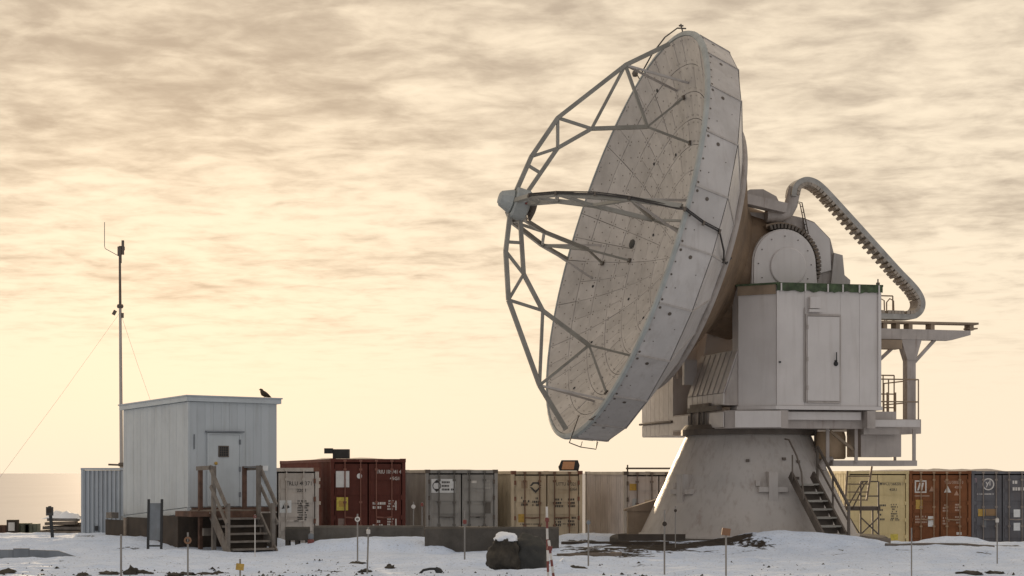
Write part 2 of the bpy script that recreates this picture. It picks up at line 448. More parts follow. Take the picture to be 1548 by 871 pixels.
def rev_frame(M_):
    return lambda p, q, t: M_ @ Vector((p, q, t))
def build_reflector():
    bk = MB()
    prof = [(.36, -.10)] + [(r, r * r / (4 * FOC) - .09) for r in (.8, 1.6, 2.4, 3.2, 4.0, 4.8, 5.5, 5.93)]
    bk.lathe(prof, DM, 96, True, False)
    refl = bk.build('reflector', M['darksteel'], tel)
    radii = [.38 + (5.97 - .38) * k / 8 for k in range(9)]
    counts = [12, 12, 24, 24, 48, 48, 48, 48]
    for i, n in enumerate(counts):
        r0, r1 = radii[i] + .008, radii[i + 1] - .008
        ht = math.pi / n; na = {12: 8, 24: 4, 48: 2}[n]; nr = 3
        mb = MB(); vs = []; fs = []
        zf = lambda r: r * r / (4 * FOC)
        for a in range(nr + 1):
            r = r0 + (r1 - r0) * a / nr; dt = .006 / r
            for k in range(na + 1):
                t = (-ht + dt) + 2 * (ht - dt) * k / na
                vs.append((r * math.cos(t), r * math.sin(t), zf(r)))
        w = na + 1
        for a in range(nr):
            for k in range(na): fs.append((a * w + k, a * w + k + 1, (a + 1) * w + k + 1, (a + 1) * w + k))
        ring = list(range(w)) + [a * w + na for a in range(1, nr + 1)] + [nr * w + k for k in range(na - 1, -1, -1)] + [a * w for a in range(nr - 1, 0, -1)]
        o = len(vs); vs += [(vs[q][0], vs[q][1], vs[q][2] - .05) for q in ring]
        for k in range(len(ring)): fs.append((ring[k], ring[(k + 1) % len(ring)], o + (k + 1) % len(ring), o + k))
        mb.add(vs, fs)
        mb.cur = 1
        rm = (r0 + r1) / 2
        for rr, tt in ((r0 + .09, -ht * .72), (r0 + .09, ht * .72), (r1 - .09, -ht * .8), (r1 - .09, ht * .8), (rm, 0)):
            c = Vector((rr * math.cos(tt), rr * math.sin(tt), zf(rr)))
            nrm = Vector((-rr * math.cos(tt) / (2 * FOC), -rr * math.sin(tt) / (2 * FOC), 1)).normalized()
            ex = nrm.orthogonal().normalized(); ey = nrm.cross(ex); c = c + nrm * .006
            rad = .024
            mb.add([c + (ex * math.cos(q) + ey * math.sin(q)) * rad for q in (math.pi / 3 * k for k in range(6))], [tuple(range(6))])
        me = mb.mesh('reflector_panel', [M['panel'], M['darksteel']])
        for k in range(n):
            tw = Matrix.Rotation(rnd.gauss(0, .002), 4, 'X') @ Matrix.Rotation(rnd.gauss(0, .001), 4, 'Y')
            inst('reflector_panel', me, DM @ Matrix.Rotation(2 * math.pi * (k + .5) / n, 4, 'Z') @ tw, refl)
    # dark round covers and soot spots seen on the far half
    for nm, rr, tt, rad in (('inspection_cover', 3.4, R(80), .15), ('dark_spot', 4.3, R(62), .05), ('dark_spot', 4.7, R(100), .05), ('dark_spot', 2.4, R(70), .05), ('dark_spot', 3.9, R(40), .05), ('dark_spot', 4.4, R(128), .05),
                           ('dark_spot', 2.9, R(115), .05), ('dark_spot', 3.3, R(20), .05), ('dark_spot', 5.1, R(148), .05), ('dark_spot', 4.2, R(160), .05), ('dark_spot', 5.3, R(20), .06), ('dark_spot', 2.2, R(150), .05)):
        c = D(rr, tt, rr * rr / (4 * FOC)); nl = Vector((-rr * math.cos(tt) / (2 * FOC), -rr * math.sin(tt) / (2 * FOC), 1)).normalized()
        nw = (DM.to_3x3() @ nl).normalized(); q = nw.to_track_quat('Z', 'Y').to_matrix().to_4x4()
        MB().lathe([(0, .025), (rad * .8, .02), (rad, .008)], Matrix.Translation(c) @ q, 14, True, False).build(nm, M['black'], refl)
    # rim lip
    zr = DEPTH
    MB().lathe([(5.972, zr - .06), (5.975, zr + .012), (6.03, zr + .02), (6.105, zr + .0), (6.125, zr - .085), (6.02, zr - .10)], DM, 96, False, False).build('rim_lip', M['rimlip'], refl)
    # faceted skin of the back-up structure: two bands of 24 sheets
    K, off = 24, R(-2)
    bands = [((6.10, zr - .10), (5.93, zr - 1.06)), ((5.93, zr - 1.08), (4.02, zr - 2.02))]
    for bi, ((ra, za), (rb, zb)) in enumerate(bands):
        mb = MB(); ht = math.pi / K
        ga = .012 / ra; gb = .012 / rb
        def q(r, t, z): return Vector((r * math.cos(t), r * math.sin(t), z))
        o4 = [q(ra, -ht + ga, za), q(ra, ht - ga, za), q(rb, ht - gb, zb), q(rb, -ht + gb, zb)]
        i4 = [q(v.length - .04 if 0 else (ra if k < 2 else rb) - .05, math.atan2(v.y, v.x), v.z) for k, v in enumerate(o4)]
        mb.add(o4 + i4, [(0, 1, 2, 3), (7, 6, 5, 4), (0, 4, 5, 1), (1, 5, 6, 2), (2, 6, 7, 3), (3, 7, 4, 0)])
        # bolted flange strip along one edge and bolts by the rim
        n_ = (o4[1] - o4[0]).cross(o4[3] - o4[0]).normalized()
        if n_.x < 0: n_ = -n_
        mb.cur = 1
        def disc(s_, t_, rad):
            c = o4[0].lerp(o4[1], s_).lerp(o4[3].lerp(o4[2], s_), t_) + n_ * .006
            ex = (o4[1] - o4[0]).normalized(); ey = n_.cross(ex)
            mb.add([c + (ex * math.cos(k * math.pi / 4) + ey * math.sin(k * math.pi / 4)) * rad for k in range(8)], [tuple(range(8))])
        if bi == 0:
            for s_, t_, r_ in ((.06, .05, .035), (.27, .05, .022), (.5, .06, .03), (.72, .05, .022), (.93, .08, .04), (.86, .42, .055), (.3, .30, .018), (.6, .75, .016)): disc(s_, t_, r_)
        else:
            for s_, t_, r_ in ((.1, .08, .02), (.9, .9, .02)): disc(s_, t_, r_)
        me = mb.mesh('skin_sheet', [M['skin'], M['darksteel']])
        for k in range(K):
            inst('skin_sheet', me, DM @ Matrix.Rotation(off + 2 * math.pi * k / K, 4, 'Z'), refl)
        # raised seam battens
        sb = MB(); sb.beam(q(ra + .012, 0, za), q(rb + .012, 0, zb), .045, .03, (1, 0, 0)); sm = sb.mesh('seam_batten', M['tower'])
        for k in range(K): inst('seam_batten', sm, DM @ Matrix.Rotation(off + math.pi / K + 2 * math.pi * k / K, 4, 'Z'), refl)
    MB().lathe([(6.0, zr - .12), (5.84, zr - 1.06), (3.92, zr - 1.98), (3.9, zr - 2.1)], DM, 48, True, False).build('skin_backing', M['darksteel'], refl)
    # rear flange and hub cone
    MB().lathe([(3.90, zr - 2.00), (4.06, zr - 2.00), (4.09, zr - 2.05), (4.09, zr - 2.14), (3.85, zr - 2.18)], DM, 96, False, False).build('rear_flange', M['steel'], refl)
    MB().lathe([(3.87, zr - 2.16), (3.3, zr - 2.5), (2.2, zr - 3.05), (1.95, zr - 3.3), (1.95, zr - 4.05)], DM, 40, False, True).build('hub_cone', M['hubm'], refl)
    # guard rail and small fittings on the rim
    arc = [D(6.16, t, zr + .02) for t in (R(180 + 14 - 4 * k) for k in range(0, 10))]
    g = MB(); lowpts = [D(5.75, R(196), zr + .2), D(6.2, R(190), zr + .12), D(6.24, R(183), zr - .05), D(6.22, R(178), zr - .55), D(6.15, R(174), zr - 1.12), D(5.95, R(168), zr - 1.25)]
    g.tube(lowpts, .016, 6)
    for p, r_, t_ in ((lowpts[2], 6.1, 183), (lowpts[3], 6.05, 178), (lowpts[4], 5.93, 174)): g.tube([p, D(r_, R(t_), (DM.inverted() @ p).z)], .012, 5)
    g.build('rim_guard', M['darksteel'], refl)
    g = MB(); g.tube([D(6.1, R(24), zr + .04), D(6.22, R(16), zr + .06), D(6.27, R(6), zr + .07), D(6.26, R(-4), zr + .05), D(6.16, R(-12), zr + .02)], .022, 6); g.build('rim_cable', M['cable'], refl)
    for t_, ball in ((27, True), (-9, False), (205, False)):
        g = MB(); p0 = D(6.1, R(t_), zr); p1 = D(6.24, R(t_), zr + .10); g.tube([p0, p1], .02, 6)
        if ball: g.lathe([(0, -.1), (.07, -.08), (.1, 0), (.07, .08), (0, .1)], Matrix.Translation(p1 + dn * .06), 12)
        else:
            g.beam(p1 - TF * .07, p1 + TF * .06, .045, .04); g.beam(p1, p1 + UPV * .05, .04)
        g.build('rim_fitting', M['darksteel'], refl)
    return refl
refl = build_reflector()

def build_quadripod():
    zr = DEPTH
    O = [(.36, 3.30), (1.42, 3.14), (2.74, 2.69), (4.85, 1.16), (5.86, .06)]
    I = [(.40, 2.98), (1.90, 2.46), (2.75, 1.64), (3.32, .05)]
    sz = lambda r: r * r / (4 * FOC) - zr
    for k in range(4):
        th = R(90 * k)
        def P(r, z, t=0.0): return DM @ (Matrix.Rotation(th, 3, 'Z') @ Vector((r, t, z + zr)))
        nrm = (DM.to_3x3() @ (Matrix.Rotation(th, 3, 'Z') @ Vector((0, 1, 0))))
        leg = MB()
        for a, b in zip(O, O[1:]): leg.beam(P(*a), P(*b), .125, .125, nrm)
        for a, b in zip(I, I[1:]): leg.beam(P(*a), P(*b), .115, .115, nrm)
        lo = leg.build('quadripod_leg', M['truss'], tel)
        br = [(P(*O[1]), P(*I[1])), (P(*O[2]), P(*I[1])), (P(*O[2]), P(*I[2])), (P(*I[2]), P(*O[3])), (P(*O[3]), P(*I[3])),
              (P(1.15, 3.17), P(1.05, 2.75)), (P(*I[3]), P(4.5, sz(4.5) + .02, .05)), (P(*I[3]), P(3.25, sz(3.25) + .02, -.05)), (P(*O[3]), P(4.78, sz(4.78) + .02, .55)), (P(*O[3]), P(4.78, sz(4.78) + .02, -.55))]
        for i, (p, q) in enumerate(br):
            m_ = MB(); m_.beam(p, q, .085 if i < 6 else .06, .085 if i < 6 else .06, nrm); m_.build('brace', M['truss' if i < 8 else 'panel'], lo)
        for r_, t_ in ((4.5, .05), (3.25, -.05)):
            m_ = MB(); c = P(r_, sz(r_) + .03, t_); m_.box((0, 0, 0), (.13, .13, .05), Matrix.Translation(c) @ DM.to_3x3().to_4x4() @ Matrix.Rotation(th, 4, 'Z') @ Matrix.Rotation(-math.atan(r_ / 9.6), 4, 'Y'))
            m_.build('foot_plate', M['darksteel'], lo)
    sec = MB(); Z = lambda z: z + zr
    sec.lathe([(.44, Z(2.88)), (.47, Z(2.92)), (.47, Z(3.28)), (.44, Z(3.32))], DM, 12, False)
    so = sec.build('secondary_housing', M['rimlip'], tel)
    MB().lathe([(.30, Z(3.32)), (.36, Z(3.37)), (.22, Z(3.70)), (.16, Z(3.74))], DM, 10, False).build('rear_cap', M['rimlip'], so)
    MB().lathe([(0, Z(2.62)), (.2, Z(2.635)), (.37, Z(2.68)), (.38, Z(2.72)), (.2, Z(2.80)), (.2, Z(2.87))], DM, 28, True).build('secondary_mirror', M['darksteel'], so)
    for k in range(4):
        t = R(45 + 90 * k); m_ = MB(); m_.beam(D(.2, t, Z(2.75)), D(.42, t, Z(2.9)), .04); m_.build('mirror_strut', M['darksteel'], so)
    for dz, t in ((3.0, 268), (3.2, 280)):
        m_ = MB(); m_.beam(D(.46, R(t), Z(dz)), D(.53, R(t), Z(dz)), .1, .05); m_.build('access_hatch', M['redp'], so)
    # cable run along the near leg, over the rim and the skin
    near = R(270)
    pts = [D(.5, near, Z(3.16)), D(1.5, near, Z(3.2)), D(2.8, near, Z(2.74)), D(4.0, near + .01, Z(1.95)), D(4.9, near, Z(1.24)), D(5.85, near - .015, Z(.12)), D(6.17, near - .02, Z(.05)), D(6.19, near - .03, Z(-.1)), D(6.1, near - .05, Z(-.55)),
           D(5.99, near - .06, Z(-1.06)), D(5.2, near - .12, Z(-1.56)), D(4.35, near - .16, Z(-1.9)), D(4.12, near - .17, Z(-2.06)), D(3.95, near - .12, Z(-2.2))]
    m_ = MB(); m_.tube(pts, .026, 7); m_.tube([p + du * .05 for p in pts[:10]], .016, 6); m_.build('signal_cable', M['cable'], tel)
    for i in (1, 2, 3, 4, 6, 8, 9, 11):
        m_ = MB(); m_.box((0, 0, 0), (.11, .11, .05), Matrix.Translation(pts[i]) @ DM.to_3x3().to_4x4()); m_.build('cable_clamp', M['darksteel'], tel)
build_quadripod()

def cone_r(c): return 3.17 + (1.80 - 3.17) * (c - .25) / (3.28 - .25)
def build_mount():
    # conical tower
    tw = MB(); base = Matrix.Translation((TO.x, TO.y, 0))
    tw.lathe([(3.24, .22), (3.24, .32), (3.17, .34), (cone_r(1.9) + .004, 1.88), (cone_r(1.9) + .004, 1.92), (cone_r(3.25), 3.25)], base, 96, True)
    tower = tw.build('tower', M['tower'], tel)
    MB().lathe([(1.98, 3.2), (1.98, 3.36), (1.86, 3.5)], base, 48, False).build('turntable', M['darksteel'], tel)
    for px, py, wpx, hpx in ((1037, 744, 46, 9), (1165, 740, 46, 9)):     # lifting lugs, each a ledge with a pilaster
        k = (px - 774) / FPX; X = k * 50.6; c = CAM_H - (py - 715) / FPX * 50.4
        dx = X * 1.0 - TO.x; r_ = cone_r(c); dx = max(-r_ * .97, min(r_ * .97, dx)); ang = math.atan2(-math.sqrt(max(.01, r_ * r_ - dx * dx)), dx)
        Mx = base @ Matrix.Rotation(ang, 4, 'Z')
        g = MB(); g.span((r_ - .25, -.42, c - .07), (r_ + .13, .42, c + .07), Mx); g.span((r_ - .45, -.13, c - .42), (r_ + .16, .13, c + .5), Mx)
        g.span((r_ - .45, -.46, c + .1), (r_ + .0, -.34, c + .25), Mx)
        g.build('lifting_lug', M['tower'], tower)
    for ang, c in ((-98, 2.45), (-70, 2.5), (-58, 2.42), (-63, 1.95)):
        Mx = base @ Matrix.Rotation(R(ang), 4, 'Z'); r_ = cone_r(c); g = MB(); g.span((r_ - .1, -.05, c - .04), (r_ + .06, .05, c + .04), Mx); g.build('wall_fitting', M['darksteel'], tower)
    g = MB()
    for ang in (-135, -118, -80, -45, -150): # vertical weld seams
        Mx = base @ Matrix.Rotation(R(ang), 4, 'Z'); g.beam(Mx @ Vector((cone_r(.4) + .002, 0, .4)), Mx @ Vector((cone_r(3.2) + .002, 0, 3.2)), .02, .012)
    g.build('weld_seam', M['tower'], tower)

    fr = lambda p, q, t: T(p, q, t)
    # rotating base platform
    g = MB()
    g.prism([(1.5, -2.5), (1.5, 2.15), (1.28, 2.42), (.1, 2.86), (-.12, 2.86), (-.12, 2.5), (-2.5, 2.5), (-2.5, 2.86), (-2.75, 2.86), (-2.75, 2.4), (-3.6, 2.4), (-3.6, -2.5)], 3.36, 3.86, fr)
    plat = g.build('base_platform', M['steel'], tel)
    g = MB(); g.prism([(1.535, -2.45), (1.535, -1.0), (1.515, -1.0), (1.515, -2.45)], 3.40, 3.82, fr); g.build('fascia_sheet', M['white'], plat)
    g = MB(); g.prism([(1.535, .9), (1.535, 2.12), (1.515, 2.12), (1.515, .9)], 3.40, 3.82, fr); g.build('fascia_sheet', M['white'], plat)
    g = MB(); g.prism([(1.31, 2.45), (.12, 2.89), (.10, 2.87), (1.29, 2.43)], 3.38, 3.84, fr); g.build('fascia_sheet', M['white'], plat)
    g = MB(); g.span((-2.4, 2.52, 3.60), (-.2, 2.66, 3.82), TM); g.build('edge_beam', M['white'], plat)
    g = MB(); g.span((-2.9, 2.42, 3.42), (-4.3, 2.50, 3.62), TM); g.build('edge_beam', M['white'], plat)
    for b in (-.6, .1, .5):
        g = MB(); g.beam(T(1.56, b, 3.34), T(1.56, b, 3.95), .09, .07); g.beam(T(1.56, b, 3.9), T(1.62, b + .02, 3.2), .03); g.build('hydraulic_line', M['darksteel'], plat)
    g = MB(); g.span((1.42, -.9, 3.88), (1.6, 1.7, 4.02), TM); g.span((1.35, -.8, 4.02), (1.55, .9, 4.12), TM); g.build('cable_tray', M['darksteel'], plat)
    # right-hand service platform
    g = MB(); g.span((-3.6, -.6, 3.24), (-4.62, 1.9, 3.66), TM); g.span((-2.6, 1.2, 3.2), (-3.7, 2.4, 3.36), TM); sp = g.build('service_platform', M['steel'], tel)
    # yoke arms
    for s in (1, -1):
        g = MB(); poly = [(1.0, 3.86), (1.0, 5.2), (.66, 7.2), (.63, 8.05)]
        poly += [(-.335 + .965 * math.cos(t), 8.07 + .99 * math.sin(t)) for t in (math.pi * k / 20 for k in range(1, 20))]
        poly += [(-1.3, 8.05), (-1.5, 5.4), (-2.3, 3.86)]
        g.prism(poly, 1.32 * s, 2.0 * s, lambda p, q, t: T(p, t, q)); arm = g.build('yoke_arm', M['white'], tel)
        if s == 1:
            g = MB(); g.prism([(-.335 + .93 * math.cos(t), 8.07 + .95 * math.sin(t)) for t in (math.pi * k / 24 for k in range(25))] + [(-1.27, 7.2), (.60, 7.2)], 2.0, 2.06, lambda p, q, t: T(p, t, q)); g.build('bearing_cover', M['white'], arm)
            Mx = TM @ Matrix.Translation((-.43, 2.06, 7.98)) @ Matrix.Rotation(R(-90), 4, 'X')
            MB().lathe([(.545, 0), (.545, .035), (.52, .05), (0, .055)], Mx, 40, False).build('bearing_cap', M['white'], arm)
            for k in range(12):
                t = 2 * math.pi * k / 12; g = MB(); g.lathe([(.018, 0), (.018, .02), (0, .025)], TM @ Matrix.Translation((-.335 + .80 * math.cos(t), 2.06, 8.05 + .8 * math.sin(t))) @ Matrix.Rotation(R(-90), 4, 'X'), 6, False)
                if 8.05 + .8 * math.sin(t) > 7.5: g.build('bolt', M['darksteel'], arm)
    # elevation gear rim beside the near bearing
    g = MB(); segs = 26
    for k in range(segs):
        t0, t1 = (R(-25 + 150 * (k + q) / segs) for q in (0, .62))
        def pp(t, r_): return (-.335 - r_ * math.cos(t - R(12)) * 1.0, 8.07 + r_ * math.sin(t - R(12)))
        (a0, c0), (a1, c1), (a2, c2), (a3, c3) = pp(t0, 1.03), pp(t1, 1.03), pp(t1, 1.16), pp(t0, 1.16)
        g.prism([(a0, c0), (a1, c1), (a2, c2), (a3, c3)], 1.72, 1.95, lambda p, q, t: T(p, t, q))
    g.build('gear_segment', M['darksteel'], tel)
    g = MB(); g.prism([(-.335 - r_ * math.cos(t), 8.07 + r_ * math.sin(t)) for r_, ts in ((1.10, [R(-40 + 8 * k) for k in range(20)]), (1.22, [R(112 - 8 * k) for k in range(20)])) for t in ts], 1.5, 1.74, lambda p, q, t: T(p, t, q)); g.build('gear_rim', M['brown'], tel)
    # receiver cabin carried between the arms
    g = MB(); poly = [(.8, 9.3), (.4, 9.62), (-.55, 9.62), (-1.25, 9.50), (-1.55, 9.40), (-2.05, 8.93), (-2.16, 8.52), (-2.36, 8.46), (-2.42, 7.85), (-2.52, 7.72), (-2.45, 6.6), (-1.2, 6.1), (.6, 6.2), (.9, 7.6)]
    g.prism(poly, -1.3, 1.28, lambda p, q, t: T(p, t, q)); rc = g.build('receiver_cabin', M['steel'], tel)
    g = MB(); g.prism([(-2.12, 8.5), (-2.38, 8.44), (-2.44, 7.86), (-2.62, 7.72), (-2.6, 7.4), (-2.0, 7.4)], 1.29, 1.42, lambda p, q, t: T(p, t, q)); g.build('stepped_cover', M['tower'], rc)
    g = MB(); g.prism([(-1.2, 9.45), (-1.52, 9.36), (-2.0, 8.9), (-2.05, 8.0), (-1.3, 7.8)], 1.29, 1.36, lambda p, q, t: T(p, t, q)); g.build('side_panel', M['white'], rc)
    # roof beam and elbow duct that feed the cable chain
    g = MB(); g.beam(T(1.15, 1.72, 9.98), T(-.45, 1.72, 9.68), .4, .28); rb = g.build('roof_beam', M['steel'], tel)
    g = MB(); g.prism([(.75, 10.1), (.55, 10.22), (.15, 10.24), (-.25, 10.05), (-.35, 9.86), (.9, 10.0)], 1.2, 1.62, lambda p, q, t: T(p, t, q)); g.build('duct_cover', M['steel'], rb)
    g = MB(); g.tube([T(*p) for p in ((.0, 1.45, 9.50), (-.35, 1.47, 9.50), (-.62, 1.5, 9.62), (-.74, 1.5, 9.84), (-.80, 1.5, 10.08), (-.86, 1.5, 10.32))], [.20, .21, .21, .20, .19, .19], 14); g.build('elbow_duct', M['steel'], tel)
    g = MB()
    for q in (1.42, 1.58): g.tube([T(-.75, q, 9.95), T(-1.05, q, 9.9), T(-1.25, q, 9.0)], .018, 5)
    for k in range(5): g.tube([T(-1.07 - .04 * k, 1.42, 9.8 - .17 * k), T(-1.07 - .04 * k, 1.58, 9.8 - .17 * k)], .012, 5)
    g.build('small_ladder', M['darksteel'], tel)
    # energy chain: side plates and links hanging from the duct to the service beam
    path = [(-.80, 10.05), (-.84, 10.28), (-.96, 10.42), (-1.14, 10.49), (-1.36, 10.45), (-1.56, 10.33), (-1.9, 10.02), (-2.9, 9.03), (-3.94, 7.99), (-4.34, 7.62), (-4.58, 7.36), (-4.70, 7.12), (-4.68, 6.92), (-4.56, 6.78), (-4.36, 6.72), (-3.6, 6.72), (-2.9, 6.72)]
    P2 = [Vector(p) for p in path]
    pts = []
    for i in range(len(P2) - 1):
        for k in range(8):
            t = k / 8; p0, p1, p2, p3 = P2[max(i - 1, 0)], P2[i], P2[i + 1], P2[min(i + 2, len(P2) - 1)]
            pts.append(.5 * ((2 * p1) + (-p0 + p2) * t + (2 * p0 - 5 * p1 + 4 * p2 - p3) * t * t + (-p0 + 3 * p1 - 3 * p2 + p3) * t ** 3))
    pts.append(P2[-1])
    g = MB(); w = .135
    def off2(i, s): 
        d = (pts[min(i + 1, len(pts) - 1)] - pts[max(i - 1, 0)]).normalized(); n_ = Vector((-d.y, d.x)); return pts[i] + n_ * s
    for i in range(len(pts) - 1):
        a, b, c, d = off2(i, -w), off2(i + 1, -w), off2(i + 1, w * .15), off2(i, w * .15)
        g.prism([tuple(a), tuple(b), tuple(c), tuple(d)], 1.24, 1.74, lambda p, q, t: T(p, t, q))
    chn = g.build('energy_chain', M['chain'], tel)
    acc = 0; lm = []
    for i in range(1, len(pts)):
        acc += (pts[i] - pts[i - 1]).length
        if acc > .10:
            acc = 0; d = (pts[i] - pts[i - 1]).normalized(); n_ = Vector((-d.y, d.x)); c = pts[i]
            q = [c + d * x + n_ * y for x, y in ((-.052, w * .152), (.046, w * .152), (.040, w * .85), (-.046, w * .85))]
            m_ = MB(); m_.prism([tuple(v) for v in q], 1.22, 1.76, lambda p, q_, t: T(p, t, q_)); m_.build('chain_link', material('link_plastic', (.36, .30, .24), .6, 0, .15, 5, .2), chn)
    # service beam that carries the chain
    g = MB(); g.prism([(-2.9, 6.31), (-6.3, 6.29), (-6.3, 6.16), (-5.7, 6.0), (-2.9, 6.0)], 1.3, 1.7, lambda p, q, t: T(p, t, q)); sb = g.build('service_beam', M['steel'], tel)
    g = MB(); g.span((-2.9, 1.28, 6.47), (-6.55, 1.72, 6.53), TM)
    for a in (-3.2, -3.6, -4.0, -4.4, -5.1, -6.35): g.span((a - .06, 1.32, 6.3), (a + .06, 1.68, 6.47), TM)
    g.span((-6.25, 1.34, 6.34), (-6.55, 1.66, 6.38), TM); g.build('chain_track', M['brown'], sb)
    g = MB(); g.span((-4.57, 1.36, 3.62), (-4.30, 1.66, 5.99), TM); g.prism([(-4.75, 6.0), (-4.10, 6.0), (-4.30, 5.4), (-4.57, 5.4)], 1.34, 1.68, lambda p, q, t: T(p, t, q)); g.build('beam_post', M['steel'], sb)
    for p, q in (((-4.6, 1.5, 5.35), (-5.25, 1.5, 6.02)), ((-2.9, 1.5, 5.25), (-3.6, 1.5, 5.85)), ((-3.0, 1.3, 4.9), (-4.2, 1.3, 5.95))):
        g = MB(); g.beam(T(*p), T(*q), .09, .09); g.build('brace', M['steel'], sb)
    g = MB(); g.span((-2.9, 1.25, 5.72), (-4.1, 1.75, 5.98), TM); g.build('beam_bracket', M['brown'], sb)
    # railings
    def railing(name, pts2, c0, h, mid, parent, mat='darksteel'):
        g = MB()
        for p in pts2: g.tube([T(p[0], p[1], c0), T(p[0], p[1], c0 + h)], .02, 6)
        for p, q in zip(pts2, pts2[1:]):
            for m_ in mid + [h]: g.tube([T(p[0], p[1], c0 + m_), T(q[0], q[1], c0 + m_)], .02, 6)
        return g.build(name, M[mat], parent)
    railing('railing', [(-3.2, 1.85), (-3.62, 1.85), (-4.1, 1.85), (-4.56, 1.85), (-4.56, 1.0), (-4.56, -.5)], 3.62, 1.2, [.55], sp, 'brown')
    railing('railing', [(-3.35, 1.2), (-3.75, 1.2), (-4.1, 1.2)], 3.62, 1.35, [.4, .8], sp, 'brown')
    for a, b_ in ((-3.3, .95), (-3.48, 1.05), (-3.7, 1.6), (-3.95, 1.6)):
        g = MB(); g.tube([T(a, b_, 3.62), T(a, b_, 4.45)], .03, 6); g.build('valve_pipe', M['brown'], sp)
    railing('railing', [(-2.97, 1.0), (-3.4, 1.0), (-3.75, 1.0), (-4.15, 1.0)], 6.55, .78, [.25, .12], sb, 'brown')
    g = MB()
    for a in (-3.1, -3.35, -3.7, -4.0): g.tube([T(a, .9, 6.55), T(a, .9, 7.15), T(a - .1, .9, 7.26), T(a - .22, .9, 7.2), T(a - .24, .9, 6.6)], .02, 6)
    g.build('safety_hoop', M['brown'], sb)

    # near equipment cabin
    foot = [(.19, 2.8), (-2.95, 2.8), (-2.95, 1.5), (1.04, 1.5), (1.04, 1.98)]
    g = MB(); g.prism(foot, 3.98, 7.38, fr); cab = g.build('equipment_cabin', M['white'], tel)
    g = MB(); g.prism([(.24, 2.85), (-2.98, 2.85), (-2.98, 1.45), (1.10, 1.45), (1.10, 2.02)], 3.88, 3.985, fr); g.build('floor_skirt', M['white'], cab)
    # wall sheets, joints left open
    edges = [.17, -.62, -1.70, -2.28, -2.93]
    for a, b in zip(edges, edges[1:]):
        g = MB(); g.span((a - .004, 2.803, 4.0), (b + .004, 2.812, 7.22), TM); g.build('wall_sheet', M['white'], cab)
    ca, cb = Vector((.19, 2.8)), Vector((1.04, 1.98)); cdir = (cb - ca); cn = Vector((-cdir.y, cdir.x)).normalized(); cn = cn if cn.x > 0 else -cn
    for t0, t1 in ((.01, .99),):
        p, q = ca + cdir * t0, ca + cdir * t1; g = MB(); g.prism([tuple(p + cn * .003), tuple(q + cn * .003), tuple(q + cn * .012), tuple(p + cn * .012)], 4.0, 7.2, fr); g.build('wall_sheet', M['white'], cab)
    g = MB(); g.span((.165, 2.80, 3.99), (.215, 2.85, 7.4), TM); g.build('corner_trim', M['white'], cab)
    # ragged green roofing turned down over the top edge
    g = MB(); n_ = 46; a0, a1 = .22, -2.97; top = []; bot = []
    for k in range(n_ + 1):
        a = a0 + (a1 - a0) * k / n_; top.append((a, 7.40 + .02 * noise.noise(Vector((a * 4, 0, 0))))); bot.append((a, 7.21 + .06 * noise.noise(Vector((a * 5, 3, 0))) + .02 * noise.noise(Vector((a * 17, 9, 0)))))
    g.prism(top + bot[::-1], 2.835, 2.87, lambda p, q, t: T(p, t, q)); g.build('roof_flashing', M['green'], cab)
    g = MB(); g.prism([(.24, 2.86), (-2.99, 2.86), (-2.99, 1.42), (1.12, 1.42), (1.12, 2.03)], 7.385, 7.44, fr); g.build('cabin_roof', M['green'], cab)
    g = MB(); p, q = ca + cdir * .02, cb; g.prism([tuple(p + cn * .03), tuple(q + cn * .03), tuple(q + cn * .06), tuple(p + cn * .06)], 7.12, 7.40, fr); g.build('edge_flashing', M['brown'], cab)
    for a in (.1, -.62, -1.3, -1.75, -2.25, -2.85):
        g = MB(); g.span((a - .02, 2.87, 7.2), (a + .02, 2.90, 7.42), TM); g.build('flashing_strap', M['white'], cab)
    # door
    g = MB(); g.span((-.69, 2.83, 4.13), (-1.65, 2.875, 6.50), TM); dr = g.build('door', M['white'], cab)
    g = MB()
    for s_, e_ in (((-.64, 2.83, 4.08), (-.685, 2.86, 6.57)), ((-1.655, 2.83, 4.08), (-1.70, 2.86, 6.57)), ((-.685, 2.83, 6.52), (-1.655, 2.86, 6.57)), ((-.685, 2.83, 4.07), (-1.655, 2.885, 4.115))): g.span(s_, e_, TM)
    g.build('door_frame', M['steel'], dr)
    g = MB(); g.span((-1.50, 2.876, 5.12), (-1.57, 2.91, 5.28), TM); g.tube([T(-1.54, 2.93, 5.2), T(-1.53, 2.95, 5.5)], .016, 6); g.lathe([(.07, 0), (.06, .04), (0, .05)], TM @ Matrix.Translation((-1.54, 2.876, 5.18)) @ Matrix.Rotation(R(-90), 4, 'X'), 12); g.build('door_handle', M['black'], dr)
    for c in (4.5, 5.3, 6.2):
        g = MB(); g.span((-.67, 2.862, c - .06), (-.71, 2.895, c + .06), TM); g.build('hinge', M['steel'], dr)
    g = MB(); g.span((-.72, 2.83, 6.72), (-1.04, 3.0, 7.04), TM); g.span((-.7, 2.83, 6.62), (-1.09, 2.98, 6.70), TM); g.build('wall_lamp_box', M['white'], cab)
    g = MB(); g.span((.10, 2.851, 5.18), (.16, 2.87, 5.23), TM); g.build('lock_plate', M['black'], cab)
    g = MB(); g.tube([T(-.61, 2.84, 6.75), T(-.61, 2.84, 4.1)], .016, 5); g.build('conduit', M['steel'], cab)
    g = MB(); g.span((-2.84, 2.83, 3.99), (-2.93, 2.86, 7.3), TM); g.build('corner_trim', M['white'], cab)
    g = MB(); g.tube([T(-2.9, 2.7, 7.4), T(-2.9, 2.7, 7.62)], .02, 6); g.span((-2.86, 2.66, 7.44), (-2.94, 2.74, 7.52), TM); g.build('roof_fitting', M['darksteel'], cab)

